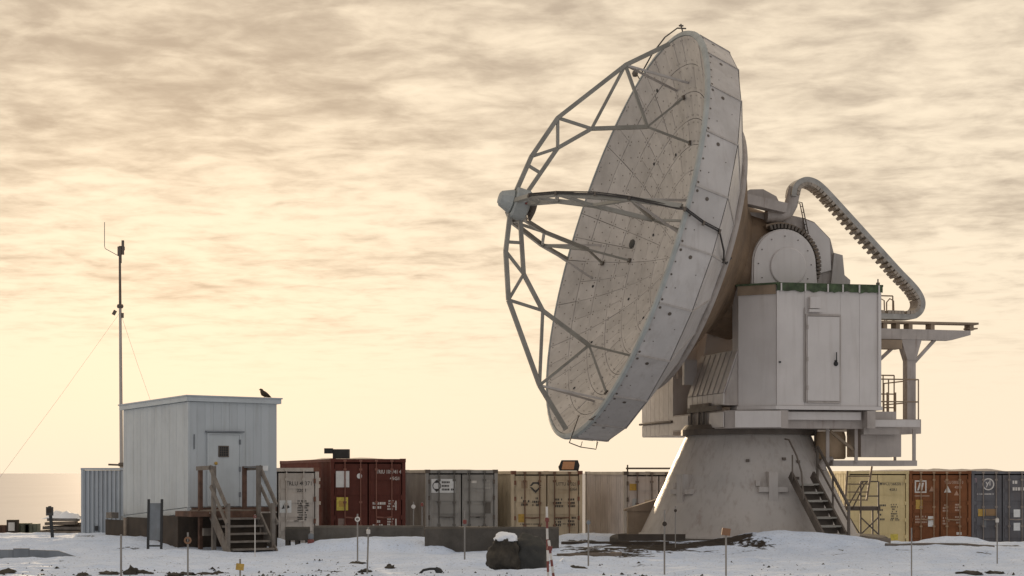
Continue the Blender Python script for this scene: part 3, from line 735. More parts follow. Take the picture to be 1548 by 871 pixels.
    # far equipment cabin, half hidden by the dish
    g = MB(); g.span((1.48, -5.75, 3.25), (-1.8, -2.5, 6.7), TM); fc = g.build('equipment_cabin', M['white'], tel)
    n_ = 7
    for k in range(n_):
        b0 = -5.75 + 3.25 * k / n_; g = MB(); g.span((1.483, b0 + .01, 3.72), (1.51, b0 + 3.25 / n_ - .01, 6.68), TM); g.build('wall_sheet', M['white'], fc)
        g = MB(); g.span((1.483, b0 + .01, 3.27), (1.505, b0 + 3.25 / n_ - .01, 3.62), TM); g.build('skirt_sheet', M['white'], fc)
    g = MB(); g.tube([T(1.55, -5.85, 3.67), T(1.55, -2.5, 3.67)], .035, 8); g.build('pipe', M['darksteel'], fc)
    g = MB(); g.span((1.3, -2.495, 5.0), (1.42, -2.35, 5.7), TM); g.build('wall_box', M['white'], fc)
    # sloping sheets between the arms
    n_ = 7; b0, b1 = -1.25, 1.95
    g = MB(); g.prism([(.85, 5.58), (1.0, 5.6), (1.43, 4.37), (1.43, 4.02), (.85, 4.02)], b0, b1, lambda p, q, t: T(p, t, q)); sl = g.build('sloping_cover', M['steel'], tel)
    for k in range(n_):
        p0, p1 = b0 + (b1 - b0) * k / n_ + .015, b0 + (b1 - b0) * (k + 1) / n_ - .015
        g = MB(); g.prism([(1.01, 5.60), (1.035, 5.61), (1.465, 4.385), (1.44, 4.375)], p0, p1, lambda p, q, t: T(p, t, q)); g.build('cover_sheet', M['white'], sl)
        g = MB(); g.beam(T(1.05, p1, 5.58), T(1.48, p1, 4.37), .03, .03); g.build('cover_rib', M['steel'], sl)
        g = MB(); g.span((1.433, p0, 4.04), (1.47, p1, 4.36), TM); g.build('fascia_sheet', M['white'], sl)
    g = MB(); g.span((1.6, -1.35, 4.75), (1.2, -1.15, 5.5), TM); g.build('junction_box', M['white'], sl)

    # hanging service bay under the platform on the right
    g = MB(); g.span((-1.75, .7, 2.30), (-4.35, 2.2, 2.46), TM); hb = g.build('hanging_bay', M['steel'], tel)
    for a, b_ in ((-1.62, 2.1), (-2.45, 2.2), (-4.3, 2.1), (-4.3, .8), (-1.8, .8)):
        g = MB(); g.beam(T(a, b_, 2.4), T(a, b_, 3.36), .09, .09); g.build('hanger_post', M['steel'], hb)
    g = MB(); g.span((-2.65, 1.1, 2.56), (-3.9, 2.1, 3.22), TM); g.build('drive_box', M['steel'], hb)
    MB().lathe([(.40, 2.50), (.44, 2.55), (.44, 3.15), (.40, 3.3)], Matrix.Translation((T(-2.05, 1.3, 0).x, T(-2.05, 1.3, 0).y, 0)), 24, True).build('cable_drum', material('drum_beige', (.46, .33, .21), .6, 0, .12, 2, .3), hb)
    g = MB(); g.beam(T(-1.7, 2.1, 3.3), T(-2.4, 2.15, 2.75), .08); g.build('diagonal_brace', M['brown'], hb)
    g = MB(); g.tube([T(-1.85, 1.9, 2.46), T(-1.6, 1.9, 2.42), T(-1.5, 1.9, 2.2)], .12, 10); g.build('exhaust_elbow', M['steel'], hb)
build_mount()

def build_foundation():
    g = MB(); g.lathe([(4.1, -.35), (4.1, .2), (4.04, .25), (0, .25)], Matrix.Translation((TO.x, TO.y, 0)), 20, False)
    tag(g.build('foundation_slab', M['concrete2']), 'round dark concrete slab under the telescope tower', 'foundation')
    tag(MB().tube([T(*p) for p in ((3.2, 1.6, .14), (1.5, 3.6, .1), (-.5, 4.6, .08))], .1, 6).build('timber_edge', M['redwood']), 'rusty brown timber half buried in snow before the tower', 'timber')
build_foundation()

# ------------------------------------------------------------------ tower stairs and scaffold
def build_tower_stairs():
    foot, top = Vector((8.84, 48.75, .26)), Vector((8.26, 50.35, 1.86))
    root = thing('steel_stairs', (foot.x, foot.y, .26), 'brown steel stairs leaning against the telescope tower', 'stairs')
    run = (top - foot); h = Vector((run.x, run.y, 0)).normalized(); side = Vector((-h.y, h.x, 0)); side = side if side.x < 0 else -side
    W = .70
    for s in (-1, 1):
        o = side * (s * W / 2); g = MB(); g.beam(foot + o, top + o + run * .12, .06, .24); g.build('stringer', M['darksteel'], root)
    n = 7
    for k in range(n):
        p = foot + run * ((k + .5) / n); g = MB(); X = Matrix((( -side.x, h.x, 0, p.x), (-side.y, h.y, 0, p.y), (0, 0, 1, p.z), (0, 0, 0, 1)))
        g.box((0, 0, .03), (W - .06, .24, .045), X); g.build('tread', M['truss'], root)
        g = MB(); g.box((0, .10, -.09), (W - .06, .02, .17), X); g.build('riser', M['darksteel'], root)
    for s in (-1, 1):
        o = side * (s * (W / 2 + .05)); g = MB()
        if s == 1:   # left: hooped handrail at the tower
            pts = [foot + o + run * .62 + UPV * .1, foot + o + run * .70 + UPV * .75, foot + o + run * .86 + UPV * .95, foot + o + run * 1.12 + UPV * .98, foot + o + run * 1.25 + UPV * .8]
            g.tube(pts, .026, 7); g.tube([top + o, top + o + UPV * .75], .022, 6)
        else:
            pts = [foot + o, foot + o + UPV * .95, top + o + UPV * .98, top + o + h * .15 + UPV * .9]
            g.tube([pts[0], pts[1]], .045, 7); g.tube(pts[1:], .045, 7)
            g.tube([foot + o + run * .5, foot + o + run * .5 + UPV * .96], .03, 7); g.tube([foot + o + UPV * .5, top + o + UPV * .5], .03, 6); g.tube([top + o, top + o + UPV * .95], .04, 6)
        g.build('handrail', M['darksteel'], root)
build_tower_stairs()
def build_scaffold():
    Y = 55.5
    root = thing('steel_scaffold', at(1306, 808, Y), 'dark steel work platform with ladder before the yellow container', 'scaffold')
    P = lambda x, y, d=0: at(x, y, Y + d)
    g = MB(); a, b = P(1276, 772), P(1331, 772); g.span((a.x, Y, a.z), (b.x, Y + .9, a.z + .13)); g.build('deck', M['darksteel'], root)
    for x, d in ((1301, 0), (1328, 0), (1286, .9), (1328, .9)):
        g = MB(); z = P(x, 728 if d == 0 else 772).z; p = P(x, 772); g.beam((p.x, Y + d, -.4), (p.x, Y + d, z), .05); g.build('leg', M['darksteel'], root)
    for (x0, y0), (x1, y1) in (((1301, 808), (1328, 782)), ((1301, 782), (1328, 808)), ((1284, 782), (1300, 808))):
        g = MB(); g.beam(P(x0, y0), P(x1, y1), .04); g.build('brace', M['darksteel'], root)
    for dx in (0, 9):
        g = MB(); g.tube([P(1279 + dx, 770), P(1301 + dx * .6, 733), P(1305 + dx * .6, 729)], .022, 6); g.build('handrail', M['darksteel'], root)
    g = MB(); g.tube([P(1301, 728), P(1328, 728)], .02, 6); g.tube([P(1301, 750), P(1328, 750)], .02, 6); g.build('handrail', M['darksteel'], root)
    Y2 = 53.2
    r2 = thing('hanging_ladder', at(1315, 757, Y2), 'narrow brown ladder hanging below the service bay', 'ladder')
    Q = lambda x, y: at(x, y, Y2)
    for p, q in (((1281, 712), (1277, 770)), ((1318, 705), (1310, 757))):
        g = MB(); g.beam(Q(*p), Q(*q), .055); g.build('ladder_rail', M['brown'], r2)
    for k in range(4):
        y = 720 + 12 * k; g = MB(); g.beam(Q(1281, y), Q(1316 - k * 1.7, y), .035); g.build('rung', M['brown'], r2)
build_scaffold()

# ------------------------------------------------------------------ shipping containers
def dashes(rows, w, h, Wm, mat, parent, seed, name='marking'):
    """small print too far away to read: uneven rows of character-sized bars"""
    g = MB(); r_ = random.Random(seed); lh = h / rows
    for k in range(rows):
        x = 0; end = w * r_.uniform(.65, 1)
        while x < end:
            cw = lh * r_.uniform(.25, .5)
            if r_.random() > .15: g.add([Wm @ Vector(p) for p in ((x, -k * lh, 0), (x + cw, -k * lh, 0), (x + cw, -k * lh - lh * .62, 0), (x, -k * lh - lh * .62, 0))], [(0, 1, 2, 3)])
            x += cw + lh * .14
    o = g.build(name, mat, parent); o['kind'] = 'stuff'; return o
def plate(x0, z0, x1, z1, Wm, mat, parent, name='sticker', th=.006):
    g = MB(); g.span((x0, z0, -th), (x1, z1, 0), Wm); return g.build(name, mat, parent)

def container(P0, yaw, h, l, mat, frame_mat, label, roofsnow=0, rods=True, rodmat=None, castmat=None, flat=False, sink=0):
    """P0: front lower left corner; local x right along the doors, y back, z up"""
    W = 2.438
    Xm = Matrix.Translation(P0) @ Matrix.Rotation(yaw, 4, 'Z')
    root = thing('shipping_container', Xm @ Vector((W / 2, l / 2, 0)), label, 'container', 'shipping containers behind the telescope')
    # corrugated side and end walls
    body = MB()
    def corr(p0, p1, nrm, z0, z1, depth=.036, pitch=.278):
        p0, p1, nrm = Vector(p0), Vector(p1), Vector(nrm); L_ = (p1 - p0).length; d = (p1 - p0) / L_; n = max(1, round(L_ / pitch)); st = L_ / n; prof = []
        for k in range(n):
            for f, dep in ((0, 0), (.25, 0), (.5, 1), (.75, 1)): prof.append((k * st + f * st, dep))
        prof.append((L_, 0))
        vs = [Xm @ (p0 + d * s - nrm * (dep * depth) + Vector((0, 0, z))) for z in (z0, z1) for s, dep in prof]; m_ = len(prof)
        body.add(vs, [(i, i + 1, m_ + i + 1, m_ + i) for i in range(m_ - 1)])
    sd = .012 if flat else .05
    corr((.03, .14, 0), (.03, l - .14, 0), (-1, 0, 0), .16, h - .10, sd)
    corr((W - .03, .14, 0), (W - .03, l - .14, 0), (1, 0, 0), .16, h - .10, sd)
    corr((.12, l - .03, 0), (W - .12, l - .03, 0), (0, 1, 0), .16, h - .10)
    body.add([Xm @ Vector(p) for p in ((.03, .03, h - .035), (W - .03, .03, h - .035), (W - .03, l - .03, h - .035), (.03, l - .03, h - .035))], [(0, 1, 2, 3)])
    body.add([Xm @ Vector(p) for p in ((.03, .03, .12), (W - .03, .03, .12), (W - .03, l - .03, .12), (.03, l - .03, .12))], [(0, 1, 2, 3)])
    body.build('body', mat, root)
    fr = MB()
    for x in (.06, W - .06):
        for y in (.06, l - .06): fr.span((x - .055, y - .055, .118), (x + .055, y + .055, h - .118), Xm)
        fr.span((x - .05, .118, .02), (x + .05, l - .118, .17), Xm); fr.span((x - .045, .118, h - .11), (x + .045, l - .118, h - .01), Xm)
    for y in (.05, l - .05):
        fr.span((.118, y - .045, .02), (W - .118, y + .045, .15), Xm); fr.span((.118, y - .045, h - .12), (W - .118, y + .045, h - .012), Xm)
    fr.build('frame', frame_mat, root)
    for x in (.08, W - .08):
        for y in (.08, l - .08):
            for z in (.06, h - .06):
                g = MB(); g.span((x - .085, y - .085, z - .06), (x + .085, y + .085, z + .06), Xm); g.build('corner_casting', castmat or frame_mat, root)
    doors = []
    for s in (0, 1):
        gp = .012 if flat else .022; x0 = .14 if s == 0 else W / 2 + gp; x1 = W / 2 - gp if s == 0 else W - .14
        g = MB(); g.span((x0, .045, .16), (x1, .085, h - .165), Xm)
        if not flat:
            n = 5; bh = (h - .5) / n     # pressed ribs of the door leaf
            for k in range(n):
                z = .25 + k * bh; g.span((x0 + .06, .022, z + .04), (x1 - .06, .0465, z + bh - .10), Xm)
        dr = g.build('door', mat, root)
        if rods:
            for f in (.30, .78) if s == 0 else (.22, .70):
                x = x0 + (x1 - x0) * f; g = MB(); g.tube([Xm @ Vector((x, -.012, .06)), Xm @ Vector((x, -.012, h - .04))], .021, 7); rod = g.build('lock_rod', rodmat or frame_mat, dr)
                for z in (.1, .75, 1.5, h - .35, h - .07): 
                    g = MB(); g.span((x - .05, -.035, z - .035), (x + .05, .022, z + .035), Xm); g.build('rod_guide', rodmat or frame_mat, dr)
                g = MB(); g.beam(Xm @ Vector((x, -.045, 1.02)), Xm @ Vector((x + (.36 if f < .5 else -.3), -.045, 1.0)), .03, .045); g.build('lock_handle', rodmat or frame_mat, dr)
        for z in (.35, 1.0, 1.65, h - .4):
            xx = x0 - .012 if s == 0 else x1 + .012; g = MB(); g.span((xx - .03, .0, z - .07), (xx + .03, .06, z + .07), Xm); g.build('hinge', castmat or frame_mat, dr)
        doors.append(dr)
    if roofsnow:
        r_ = random.Random(int(P0.x * 100)); n, mm = 10, 14; g = MB(); vs = []
        for j in range(mm + 1):
            for i in range(n + 1):
                x, y = .1 + (W - .2) * i / n, .1 + (l - .2) * j / mm; e = min(1, 4 * min(i / n, 1 - i / n)) * min(1, 4 * min(j / mm, 1 - j / mm))
                vs.append(Xm @ Vector((x, y, h - .03 + roofsnow * e * max(0, .55 + 1.1 * noise.noise(Vector((P0.x + x * .9, y * .5, 2)))))))
        g.add(vs, [(j * (n + 1) + i, j * (n + 1) + i + 1, (j + 1) * (n + 1) + i + 1, (j + 1) * (n + 1) + i) for j in range(mm) for i in range(n)], True); g.build('roof_snow', M['dullsnow'], root)
    # frame in which lettering is laid: x right, y up, z out of the door face
    def face(x, z, out=.004): return Xm @ Matrix.Translation((x, .022 - out if not flat else .045 - out, z)) @ Matrix.Rotation(R(90), 4, 'X')
    return root, doors, face, Xm

def corner(px, Y, ztop, h): 
    p = at(px, 715, Y); return Vector((p.x, Y, ztop - h))

# white one beside the shed
h = 2.59
r_, d_, fc, X_ = container(corner(357, 52.5, 2.26, h), R(12), h, 6.06, paint('white', (.60, .54, .48), .35), paint('white', (.60, .54, .48)), 'off-white shipping container half hidden behind the white shed', castmat=paint('rustpost', (.20, .09, .06), .4, .5))
text('marking', 'TRLU 40371 3', .17, fc(1.45, 2.06), M['markd'], d_[1], sx=.9); text('marking', '22G1', .13, fc(1.78, 1.87), M['markd'], d_[1])
dashes(9, .34, .62, fc(1.80, 1.62), M['markd'], d_[1], 3); dashes(3, .3, .16, fc(1.8, .75), M['markd'], d_[1], 4)
plate(1.27, 1.25, 1.62, 1.62, fc(0, 0, .006), M['sticker'], d_[1]); g = MB(); Wf = fc(1.33, 1.36, .012)
g.add([Wf @ Vector(p) for p in ((0, 0, 0), (.09, .02, 0), (.06, .13, 0), (.14, .0, 0), (.24, .05, 0), (.2, .12, 0), (.12, .1, 0))], [(0, 1, 2), (3, 4, 5, 6)]); g.build('warning_mark', M['markd'], d_[1])
# tall red one
h = 2.90; red = paint('red', (.125, .040, .029), .42, .25, (.05, .022, .018))
r_, d_, fc, X_ = container(corner(500, 57.0, 2.56, h), R(15), h, 12.19, red, red, 'tall dark red shipping container with white and yellow stickers on its doors', roofsnow=.10, rodmat=paint('redrod', (.26, .12, .09), .3))
text('marking', 'TRIU 109741 4', .17, fc(1.47, 2.42), M['markw'], d_[1], sx=.78); text('marking', '45G1', .15, fc(1.92, 2.21), M['markw'], d_[1])
for z in (1.50, .92):
    dashes(2, .40, .26, fc(1.36, z), M['markw'], d_[1], int(z * 10)); dashes(4, .24, .34, fc(1.84, z + .06), M['markw'], d_[1], int(z * 20)); plate(2.10, z - .26, 2.14, z + .04, fc(0, 0), M['markw'], d_[1], 'marking')
plate(.17, 1.98, .60, 2.50, fc(0, 0), M['sticker'], d_[0]); plate(.19, 1.24, .56, 1.66, fc(0, 0), M['yellow'], d_[0]); plate(.26, 1.36, .48, 1.54, fc(0, 0, .009), M['ochre'], d_[0], 'sticker_symbol')
plate(.24, .62, .48, .98, fc(0, 0), paint('label', (.30, .22, .19)), d_[0]); plate(.12, .24, .58, .32, fc(0, 0), M['markw'], d_[0])
MB().lathe([(.085, 0), (.085, .005), (0, .006)], fc(.93, 2.34), 20, False).build('round_sticker', M['sticker'], d_[0])
for k, (y, z) in enumerate(((2.6, 2.28), (2.6, 2.06), (2.6, 1.5))): 
    Ws = X_ @ Matrix.Translation((-.012, y + .3, z)) @ Matrix.Rotation(R(-90), 4, 'Z') @ Matrix.Rotation(R(90), 4, 'X'); dashes(1, 1.0, .18, Ws, M['markw'], r_, 40 + k)
RED_TOP = X_
# grey one
h = 2.59; grey = paint('grey', (.33, .315, .29), .35, 0, (.10, .085, .06))
r_, d_, fc, X_ = container(corner(643, 59.2, 2.21, h), R(10), h, 6.06, grey, grey, 'plain grey shipping container with a white logo board on the left door', roofsnow=.05, castmat=M['darksteel'], rodmat=paint('greyrod', (.16, .15, .135)))
plate(.20, 1.82, 1.00, 2.28, fc(0, 0, .02), M['sticker'], d_[0], 'logo_board'); Wf = fc(.38, 2.05, .035)
g = MB(); g.add([Wf @ Vector(p) for p in ((-.10, .1, 0), (.10, .1, 0), (0, .21, 0), (-.10, -.1, 0), (0, -.21, 0), (.10, -.1, 0))], [(0, 1, 2), (3, 4, 5)]); g.lathe([(.12, -.004), (.12, 0), (.145, 0), (.145, -.004)], Wf, 24, False, False); g.build('diamond_logo', M['markd'], d_[0])
for k, (w_, z) in enumerate(((.34, 2.20), (.28, 2.08), (.42, 1.96))): dashes(1, w_, .10, fc(.55, z, .035), M['markd'], d_[0], 60 + k)
plate(1.98, 1.13, 2.20, 1.50, fc(0, 0), paint('greydark', (.14, .13, .115)), d_[1], 'data_plate'); plate(1.55, 2.14, 1.72, 2.22, fc(0, 0), M['markw'], d_[1], 'marking'); dashes(3, .32, .34, fc(1.94, 2.24), paint('fadedmark', (.42, .40, .36)), d_[1], 8); dashes(1, .5, .07, fc(1.7, .72), M['markd'], d_[1], 9)
# beige one
beige = paint('beige', (.53, .44, .31), .35, .15, (.22, .15, .09))
r_, d_, fc, X_ = container(corner(773, 59.8, 2.17, h), R(10), h, 6.06, beige, beige, 'beige shipping container with a diamond logo and dark lettering', castmat=paint('rustpost', (.20, .09, .06)), rodmat=paint('beigerod', (.20, .12, .08), .4))
BEIGE_TOP = X_
Wf = fc(.83, 2.06); g = MB()
for s in (1, -1): g.add([Wf @ Vector(p) for p in ((-.20, .02 * s, 0), (-.10, .15 * s, 0), (.10, .15 * s, 0), (.20, .02 * s, 0), (.13, .02 * s, 0), (.06, .09 * s, 0), (-.06, .09 * s, 0), (-.13, .02 * s, 0))] if s == 1 else [Wf @ Vector(p) for p in ((-.20, -.02, 0), (0, -.22, 0), (.20, -.02, 0), (.12, -.02, 0), (0, -.14, 0), (-.12, -.02, 0))], [tuple(range(8))] if s == 1 else [tuple(range(6))])
g.build('diamond_logo', M['markd'], d_[0])
text('marking', 'UTTU 67321 2', .16, fc(1.53, 2.09), M['markd'], d_[1], sx=.82); text('marking', '22G1', .13, fc(1.98, 1.93), M['markd'], d_[1])
for x, z, s_ in ((.34, 1.72, 0), (.72, 1.70, 0), (1.48, 1.66, 1), (1.94, 1.66, 1), (1.48, 1.02, 1), (1.94, 1.04, 1)): dashes(3, .30, .34, fc(x, z), M['markd'], d_[s_], int(x * 37 + z * 11))
plate(.24, .86, .48, 1.14, fc(0, 0), M['ochre'], d_[0]); plate(.34, 2.0, .56, 2.25, fc(0, 0), paint('fadedlabel', (.38, .28, .19)), d_[0]); dashes(1, .8, .06, fc(1.5, .82), M['markd'], d_[1], 5); dashes(1, .8, .06, fc(.3, .82), M['markd'], d_[0], 6)
# pale one behind the tower
pale = paint('pale', (.44, .40, .35), .32, 0, (.18, .14, .10)); palew = paint('palewhite', (.56, .50, .46), .3)
r_, d_, fc, X_ = container(corner(943, 59.6, 2.15, h), R(10), h, 6.06, palew, pale, 'pale grey shipping container partly behind the telescope tower, small ochre sticker', castmat=M['darksteel'], rodmat=paint('palerod', (.20, .16, .14)))
plate(.20, 1.95, .44, 2.18, fc(0, 0), M['ochre'], d_[0]); plate(.30, 1.30, .50, 1.68, fc(0, 0), paint('label2', (.44, .46, .46)), d_[0]); plate(.72, 1.38, .92, 1.64, fc(0, 0), paint('label3', (.50, .42, .30)), d_[0]); dashes(2, .3, .2, fc(.25, .95), M['sticker'], d_[0], 15)
g = MB(); g.beam(X_ @ Vector((.15, .3, h + .1)), X_ @ Vector((2.3, .3, h + .1)), .06)
for x in (.2, 2.2): g.beam(X_ @ Vector((x, .3, h - .02)), X_ @ Vector((x, .3, h + .22)), .05)
g.build('roof_rack', M['darksteel'], r_)
# row on the right
h = 2.90; CY = 69.0; yaw = R(3); wx = 2.45
base = corner(1280, CY, 2.18, h); step = Vector((math.cos(yaw), math.sin(yaw), 0)) * wx
yel = paint('yellow', (.62, .50, .27), .25, .05, (.25, .17, .08))
r_, d_, fc, X_ = container(base, yaw, h, 12.19, yel, yel, 'pale yellow flat-sided shipping container right of the telescope tower', rods=False, flat=True)
for z in (.45, .95, 1.45, 1.95, 2.45):
    g = MB(); g.span((.14, .036, z), (2.30, .0445, z + .025), X_); g.build('panel_rib', yel, r_)
text('marking', 'MWCU 568205 1', .18, fc(1.30, 2.34), M['markd'], d_[1], sx=.72); text('marking', '45R1', .15, fc(1.68, 2.12), M['markd'], d_[1])
for w_, z in ((.42, 1.60), (.20, 1.42), (.12, 1.24), (.28, 1.06)): dashes(1, w_, .12, fc(1.24, z), M['markd'], d_[1], int(z * 100))
dashes(7, .26, .62, fc(1.74, 1.62), M['markd'], d_[1], 77); dashes(1, .34, .12, fc(1.72, 1.02), M['markd'], d_[1], 78); plate(1.72, .22, 2.02, .48, fc(0, 0), M['yellow'], d_[1])
brn = paint('rustbrown', (.215, .085, .036), .35, .35, (.09, .035, .016)); brod = paint('brownrod', (.36, .24, .15), .3)
r_, d_, fc, X_ = container(base + step, yaw, h, 12.19, brn, brn, 'rust brown shipping container between the yellow and the blue-grey one', roofsnow=.12, rodmat=brod)
g = MB(); Wf = fc(.22, 2.05)
for q in (((0, 0), (.46, 0), (.46, .05), (0, .05)), ((0, .43), (.46, .43), (.46, .48), (0, .48)), ((0, .055), (.05, .055), (.05, .425), (0, .425)), ((.41, .055), (.46, .055), (.46, .425), (.41, .425)), ((.09, .09), (.16, .09), (.25, .39), (.18, .39)), ((.22, .09), (.29, .09), (.36, .39), (.29, .39))): g.add([Wf @ Vector((a, b, 0)) for a, b in q], [(0, 1, 2, 3)])
g.build('square_logo', M['markw'], d_[0])
def tri(x, z, s, mat, par):
    Wf = fc(x, z); MBx = MB(); MBx.add([Wf @ Vector(p) for p in ((0, 0, 0), (s, 0, 0), (s / 2, s * .95, 0))], [(0, 1, 2)]); MBx.build('warning_triangle', mat, par)
tri(.78, 2.10, .22, paint('fadetri', (.42, .26, .18)), d_[0]); tri(1.37, 2.06, .28, M['markw'], d_[1]); tri(1.76, 1.95, .2, paint('fadetri', (.42, .26, .18)), d_[1])
text('marking', 'TRLU 500352 0', .16, fc(1.38, 2.40), paint('fademark', (.5, .36, .28)), d_[1], sx=.72); text('marking', '42G1', .13, fc(1.78, 2.22), paint('fademark', (.5, .36, .28)), d_[1])
dashes(1, .85, .07, fc(.22, 1.95), paint('fademark', (.5, .36, .28)), d_[0], 91); plate(.26, 1.42, .52, 1.78, fc(0, 0), M['ochre'], d_[0]); plate(.74, .74, .98, 1.14, fc(0, 0), M['sticker'], d_[0])
for x, z, dd in ((.24, 1.16, 0), (.46, 1.16, 0), (1.32, 1.6, 1), (1.80, 1.62, 1), (1.32, 1.10, 1), (1.80, 1.14, 1)): dashes(3, .26, .32, fc(x, z), paint('fademark', (.5, .36, .28)), d_[dd], int(x * 91 + z * 7))
plate(1.86, .42, 2.06, .52, fc(0, 0), M['markw'], d_[1], 'marking')
blu = paint('bluegrey', (.140, .137, .145), .35, .12, (.10, .06, .04))
r_, d_, fc, X_ = container(base + step * 2, yaw, h, 12.19, blu, blu, 'blue-grey shipping container with a round white logo, rightmost of the row', roofsnow=.14, rodmat=paint('blurod', (.27, .23, .20), .3))
Wf = fc(.66, 2.38); g = MB(); g.lathe([(.19, -.004), (.19, .002), (.235, .002), (.235, -.004)], Wf, 32, False, False); g.build('round_logo', M['markw'], d_[0]); text('logo_letters', 'yl', .30, fc(.66, 2.33), M['markw'], d_[0], align='CENTER')
dashes(1, .95, .07, fc(.22, 2.02), M['markw'], d_[0], 31); plate(.26, 1.14, .52, 1.42, fc(0, 0), M['ochre'], d_[0]); plate(.56, 1.16, 1.0, 1.42, fc(0, 0), paint('label4', (.30, .19, .10)), d_[0]); plate(.40, .70, .58, .98, fc(0, 0), paint('label5', (.22, .225, .23)), d_[0])
dashes(1, .45, .2, fc(1.62, 2.52), M['markw'], d_[1], 32); dashes(1, .62, .2, fc(1.62, 2.26), M['markw'], d_[1], 33); plate(1.66, 1.10, 1.92, 1.40, fc(0, 0), M['sticker'], d_[1]); plate(1.66, .58, 1.92, .88, fc(0, 0), M['sticker'], d_[1])
plate(.12, 2.45, .2, 2.62, fc(0, 0), paint('label6', (.28, .20, .22)), d_[0])
# light fittings on the container roofs
p = RED_TOP @ Vector((.40, .25, 2.90)); g = MB(); g.span((-.28, -.15, 0), (.24, .2, .30), Matrix.Translation(p)); lo = g.build('roof_floodlight', M['tyre']); tag(lo, 'dark floodlight box on top of the red container', 'lamp')
g = MB(); g.span((-.55, -.18, .16), (-.285, .1, .33), Matrix.Translation(p)); g.build('lamp_hood', M['black'], lo)
p = BEIGE_TOP @ Vector((2.02, .25, 2.59)); Mx = Matrix.Translation(p)
g = MB(); g.prism([(-.32, 0), (.32, 0), (.36, .18), (.30, .36), (-.26, .36), (-.36, .14)], -.14, .2, lambda a, b, t: Mx @ Vector((a, t, b))); lo = g.build('roof_floodlight', M['tyre']); tag(lo, 'floodlight with orange face on top of the beige container', 'lamp')
g = MB(); g.prism([(-.25, .05), (.16, .05), (.20, .31), (-.20, .31)], -.155, -.142, lambda a, b, t: Mx @ Vector((a, t, b))); g.build('lamp_glass', M['lamp'], lo)

